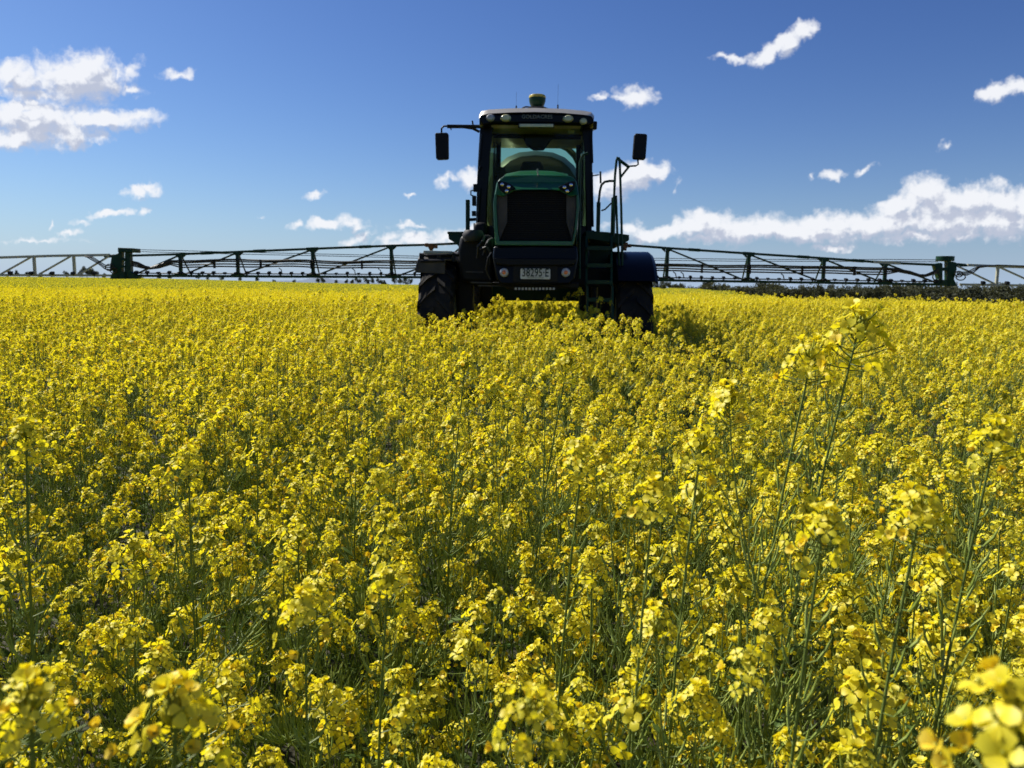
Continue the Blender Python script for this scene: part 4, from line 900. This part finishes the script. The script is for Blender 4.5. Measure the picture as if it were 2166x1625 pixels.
for k in range(6):            # 8-13: single plants, far
    lr = random.Random(800 + k); mb = MB(); H = 1.14 * lr.uniform(.93, 1.05); sk = skeleton(lr, H, lr.choice((5, 6, 7)), lr.uniform(.9, 1.3), (lr.uniform(-.08, .08), lr.uniform(-.08, .08)))
    for i, (fn, t0, r_) in enumerate(sk):
        mb.mat(3); mb.tube([fn(.0) if i == 0 else fn(0), fn(.5), fn(1)], [r_, r_ * .8, r_ * .5], 3, cap=False); simple_head(mb, lr, fn(1), lr.uniform(.95, 1.4), 20, hh=.065)
        for q in range(3):
            t = .75 - .12 * q; o = fn(t); an = lr.uniform(0, 6.28); mb.mat(4); e = o + Vector((math.cos(an) * .03, math.sin(an) * .03, .045)); mb.add([o, o + Vector((.002, .002, 0)), e], [(0, 1, 2)])
    leaf(mb, lr, sk[0][0](.3), lr.uniform(0, 6.28), .13, .03, .6, mat=5); variant(8 + k, mb, ML)
for k in range(4):            # 14-17: patches 1.5 m across
    lr = random.Random(850 + k); mb = MB(); T = 1.5
    for i in range(200):
        x, y_ = lr.uniform(-T / 2, T / 2), lr.uniform(-T / 2, T / 2); zt2 = 1.14 * lr.uniform(.66, 1.03); mb.mat(3)
        mb.add([(x - .003, y_, zt2 - .7), (x + .003, y_, zt2 - .7), (x + .002 + .02, y_ + .01, zt2 - .03), (x + .016, y_ + .01, zt2 - .03)], [(0, 1, 2, 3)]); simple_head(mb, lr, Vector((x + .018, y_ + .01, zt2)), lr.uniform(1, 1.35), 7, gf=.42)
    for i in range(60):
        x, y_ = lr.uniform(-T / 2, T / 2), lr.uniform(-T / 2, T / 2); an = lr.uniform(0, 3.14); dx, dy = .05 * math.cos(an), .05 * math.sin(an); mb.mat(5); mb.add([(x - dx, y_ - dy, .3), (x + dx, y_ + dy, .3), (x + dx * .3, y_ + dy * .3, lr.uniform(.6, .85)), (x - dx * .3, y_ - dy * .3, .7)], [(0, 1, 2, 3)])
    variant(14 + k, mb, ML)
for k in range(3):            # 18-20: patches 6 m across
    lr = random.Random(880 + k); mb = MB(); T = 6.0
    for i in range(1500):
        x, y_ = lr.uniform(-T / 2, T / 2), lr.uniform(-T / 2, T / 2); simple_head(mb, lr, Vector((x, y_, 1.14 * lr.uniform(.70, 1.02))), lr.uniform(1.7, 2.6), 3, gf=.48)
    mb.mat(5); mb.add([(-T / 2 - .1, -T / 2 - .1, .8), (T / 2 + .1, -T / 2 - .1, .8), (T / 2 + .1, T / 2 + .1, .8), (-T / 2 - .1, T / 2 + .1, .8)], [(0, 1, 2, 3)])
    variant(18 + k, mb, ML)
P_, RZ_, SC_, ID_ = [], [], [], []
lr = random.Random(55)
def tall(): return lr.uniform(1.06, 1.2) if lr.random() < .06 else 1
def wave(x, y): return 1 + .045 * (math.sin(x * .9 + .5 * y) + math.sin(y * .6 - x * .45 + 2)) + .03 * math.sin(x * 2.1) * math.sin(y * 1.7)
for d, X, Y, s_, rz in stuff: P_.append((X, Y, terrain(X, Y))); RZ_.append(rz); SC_.append(s_); ID_.append(lr.randrange(8))
y = 16.0
while y < 42:
    half = y * .85 + 2; st = .20 + (y - 16) * .0012; x = -half
    while x < half:
        X, Y = x + lr.uniform(-.1, .1), y + lr.uniform(-.1, .1); x += st
        if blocked(X, Y): continue
        P_.append((X, Y, terrain(X, Y))); RZ_.append(lr.uniform(0, 6.28)); SC_.append(lr.uniform(.9, 1.05) * tall() * wave(X, Y)); ID_.append(8 + lr.randrange(6) if Y > 18 + lr.uniform(-2, 2) else lr.randrange(8))
    y += st
y = 42.6
def infield(x, y): return terrain(x, y) > -3.2 and y < 900
while y < 150:
    half = y * .82 + 3; x = -half
    while x < half:
        if infield(x, y): P_.append((x + lr.uniform(-.2, .2), y + lr.uniform(-.2, .2), terrain(x, y))); RZ_.append(lr.randrange(4) * math.pi / 2 + lr.uniform(-.1, .1)); SC_.append(lr.uniform(.94, 1.04) * (.5 + .5 * wave(x * .6, y * .6))); ID_.append(14 + lr.randrange(4))
        x += 1.42
    y += 1.42
y = 153
while y < 640:
    half = y * .80 + 5; x = -half
    while x < half:
        if infield(x, y): P_.append((x, y, terrain(x, y))); RZ_.append(lr.randrange(4) * math.pi / 2); SC_.append(lr.uniform(.98, 1.03)); ID_.append(18 + lr.randrange(3))
        x += 5.9
    y += 5.9
me = bpy.data.meshes.new('canola_field'); me.from_pydata(P_, [], [])
for nm, ty, dat in (('rz', 'FLOAT', RZ_), ('sc', 'FLOAT', SC_), ('vid', 'INT', ID_)):
    at_ = me.attributes.new(nm, ty, 'POINT'); at_.data.foreach_set('value', dat)
print('field instances', len(P_))
fo = bpy.data.objects.new('canola_field', me); COL.objects.link(fo)
tag(fo, 'broad field of flowering yellow canola reaching from the foreground to the horizon', 'canola field', kind='stuff')
ng = bpy.data.node_groups.new('scatter', 'GeometryNodeTree'); ng.interface.new_socket('Geometry', in_out='INPUT', socket_type='NodeSocketGeometry'); ng.interface.new_socket('Geometry', in_out='OUTPUT', socket_type='NodeSocketGeometry')
a = nd(ng, 'NodeGroupInput'); b = nd(ng, 'NodeGroupOutput'); ci = nd(ng, 'GeometryNodeCollectionInfo'); ci.inputs['Collection'].default_value = VC; ci.inputs['Separate Children'].default_value = True; ci.inputs['Reset Children'].default_value = True
ip = nd(ng, 'GeometryNodeInstanceOnPoints'); ip.inputs['Pick Instance'].default_value = True
def attr(nm, ty): q = nd(ng, 'GeometryNodeInputNamedAttribute', data_type=ty); q.inputs['Name'].default_value = nm; return q.outputs[0]
cx = nd(ng, 'ShaderNodeCombineXYZ'); ng.links.new(attr('rz', 'FLOAT'), cx.inputs[2]); e2r = nd(ng, 'FunctionNodeEulerToRotation'); ng.links.new(cx.outputs[0], e2r.inputs[0])
ng.links.new(a.outputs[0], ip.inputs['Points']); ng.links.new(ci.outputs[0], ip.inputs['Instance']); ng.links.new(attr('vid', 'INT'), ip.inputs['Instance Index']); ng.links.new(e2r.outputs[0], ip.inputs['Rotation']); ng.links.new(attr('sc', 'FLOAT'), ip.inputs['Scale']); ng.links.new(ip.outputs[0], b.inputs[0])
md = fo.modifiers.new('scatter', 'NODES'); md.node_group = ng
# ------------------------------------------------------------------ ground and distant country
def ground_z(x, y): return terrain(x, y)
mb = MB(); nA = 61
rads = [0.0, .5, 1, 2, 3, 4.5, 6, 8, 11, 15, 20, 26, 33, 40, 50, 62, 78, 95, 120, 150, 190, 240, 300, 380, 480, 620, 800, 1200, 2000, 4000]
nS = 120
for r_ in rads[1:]:
    for k in range(nS):
        a = 2 * math.pi * k / nS; x, y = r_ * math.sin(a), r_ * math.cos(a)
        zz = terrain(x, y) if y > 0 else 0; mb.v.append((x, y, zz - (0.02 if r_ < 100 else 0)))
mb.v.append((0, 0, -.02)); c0 = len(mb.v) - 1
for k in range(nS): mb.f.append((c0, (k + 1) % nS, k)); mb.m.append(0)
for i in range(len(rads) - 2):
    for k in range(nS): mb.f.append((i * nS + k, i * nS + (k + 1) % nS, (i + 1) * nS + (k + 1) % nS, (i + 1) * nS + k)); mb.m.append(0)
tag(mkobj('ground', mb.mesh('ground', 'soil'), smooth=True), kind='structure')
# low blue-grey ridge far behind, left of the sprayer
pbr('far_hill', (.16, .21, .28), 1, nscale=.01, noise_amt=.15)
mb = MB(); pts = []
for k in range(41):
    t = k / 40; px = 560 + t * 240; r_ = at(px, 600, 2600); h = 7 + 12 * math.exp(-((t - .45) / .22) ** 2) + 2 * math.sin(t * 19)
    pts.append((r_.x, h))
vs = [(x, 2600, -8) for x, h in pts] + [(x, 2680, h) for x, h in pts] + [(x, 3000, -8) for x, h in pts]
n = 41; mb.add(vs, [(i, i + 1, n + i + 1, n + i) for i in range(40)] + [(n + i, n + i + 1, 2 * n + i + 1, 2 * n + i) for i in range(40)])
tag(mkobj('hills', mb.mesh('hills', 'far_hill'), smooth=True), kind='structure')
pbr('paddock', (.20, .20, .11), .95, nscale=.05, col2=(.14, .15, .07))
mb = MB(); vs = [(x_, y_, -6.3 + k_) for x_, y_, k_ in ((60, 235, 0), (400, 210, 0), (600, 640, 4.5), (90, 640, 4.5))]; mb.add(vs, [(0, 1, 2, 3)])
tag(mkobj('field', mb.mesh('field', 'paddock')), kind='structure')
# trees
def tree_protos(mat, seed, n=6, leafs=1300):
    out = []
    lr = random.Random(seed)
    for v in range(n):
        h = 1.0; lean = lr.uniform(-.05, .05); wide = lr.uniform(.32, .52)
        tr = MB(); fork = lr.uniform(.18, .32)
        tr.tube([(0, 0, 0), (lean * .4, 0, fork), (lean, .01, .75)], [.028, .022, .008], 6)
        lobes = []
        for k in range(lr.randint(6, 9)):
            a = lr.uniform(0, 6.28); rr = lr.uniform(.05, wide * .62); zz = lr.uniform(.32, .86); c = Vector((rr * math.cos(a) + lean, rr * math.sin(a), zz)); s_ = lr.uniform(.13, .22) * (1.15 - .4 * abs(zz - .55))
            lobes.append((c, s_)); tr.tube([(lean * zz * .6, 0, max(fork, zz * .55)), (c.x * .6, c.y * .6, zz * .85), tuple(c)], [.012, .008, .003], 5)
        cr = MB()
        for k in range(leafs):
            c, s_ = lr.choice(lobes); d = Vector((lr.gauss(0, 1), lr.gauss(0, 1), lr.gauss(0, .8))).normalized() * s_ * lr.uniform(.35, 1.08)
            p_ = c + d; q = Vector((lr.gauss(0, 1), lr.gauss(0, 1), lr.gauss(0, 1))).normalized(); t1 = q.orthogonal().normalized(); t2 = q.cross(t1); sz_ = lr.uniform(.018, .038)
            cr.add([p_ + t1 * sz_, p_ + t2 * sz_ * .8, p_ - t1 * sz_ * .9, p_ - t2 * sz_], [(0, 1, 2, 3)])
        out.append((tr.mesh('trunk', 'bark'), cr.mesh('crown', mat)))
    return out
PR = tree_protos('gum_leaf', 11); PF = tree_protos('gum_leaf_far', 12)
def put_tree(protos, x, y, h, w, label, group=None, cat='tree', lr=random.Random(5), name='gum_tree'):
    tm, cm = lr.choice(protos); o = empty(name, (x, y, terrain(x, y) - .1), lr.uniform(0, 6.28)); tag(o, label, cat, group)
    for nm, me in (('trunk', tm), ('crown', cm)):
        q = bpy.data.objects.new(nm, me); COL.objects.link(q); q.parent = o
    o.scale = (w, w, h); return o
lr = random.Random(21)
# the belt beyond the fall of the field, picture right
for k in range(105):
    px = 1345 + (k + lr.uniform(-.4, .4)) * 8.6; Y = 262 + lr.uniform(-18, 26) - (40 if px > 1900 else 0)
    top = 600 + (px - 1400) * .006 + lr.choice((0, 2, 4, 7, -3, 9)) + (-6 if px > 1900 and lr.random() < .25 else 0)
    b = at(px, 600, Y); zt2 = at(px, top, Y).z; z0 = terrain(b.x, Y); h = max(3.5, (zt2 - z0)) / .98
    put_tree(PR, b.x, Y, h, h * lr.uniform(.7, 1.5), 'dark grey-green gum tree in the long belt beyond the yellow field, right of the sprayer', 'gum trees in the belt beyond the field', lr=lr)
for px, w in ((1700, 14), (1760, 18), (1815, 20), (1905, 16), (1950, 24), (2012, 18), (2060, 22), (2120, 26), (2160, 22), (1500, 14), (1610, 12), (2220, 24)):      # taller, farther heads
    Y = 420; b = at(px, 600, Y); h = at(px, 592 + lr.uniform(-2, 4) + (px - 1700) * .006, Y).z - terrain(b.x, Y); put_tree(PF, b.x, Y, h / .98, h * .95, 'taller far gum tree whose head rises above the tree belt on the right', 'far trees rising behind the belt', lr=lr)
b = at(1402, 617, 118); put_tree(PR, b.x, 118, at(1402, 599, 118).z - terrain(b.x, 118), 1.6, 'small brown bare-looking bush alone in the yellow crop beside the right-hand wheel', cat='bush', lr=lr, name='bush')
far_l = [(18, 572), (38, 568), (60, 574), (88, 578), (110, 575), (142, 572), (170, 566), (185, 560), (200, 566), (222, 577), (300, 580), (338, 576), (362, 578), (420, 575), (440, 578), (470, 581), (508, 584), (545, 583), (580, 591), (622, 591), (672, 586), (684, 584), (712, 590), (732, 588), (744, 588), (757, 585), (776, 586), (788, 585), (802, 587), (812, 590), (834, 584), (846, 586), (858, 586), (868, 588)]
for px, py in far_l:
    Y = 560 + lr.uniform(-40, 60); b = at(px, 600, Y); h = at(px, py, Y).z - terrain(b.x, Y)
    lb = 'small far gum tree above the yellow horizon at the left edge of the photo' if px < 240 else 'small far gum tree seen under the left boom on the yellow horizon'
    put_tree(PF, b.x, Y, h / .98, max(5, h * lr.uniform(.7, 1.1)), lb, 'far gum trees at the left edge' if px < 240 else 'far gum trees under the left boom', lr=lr)
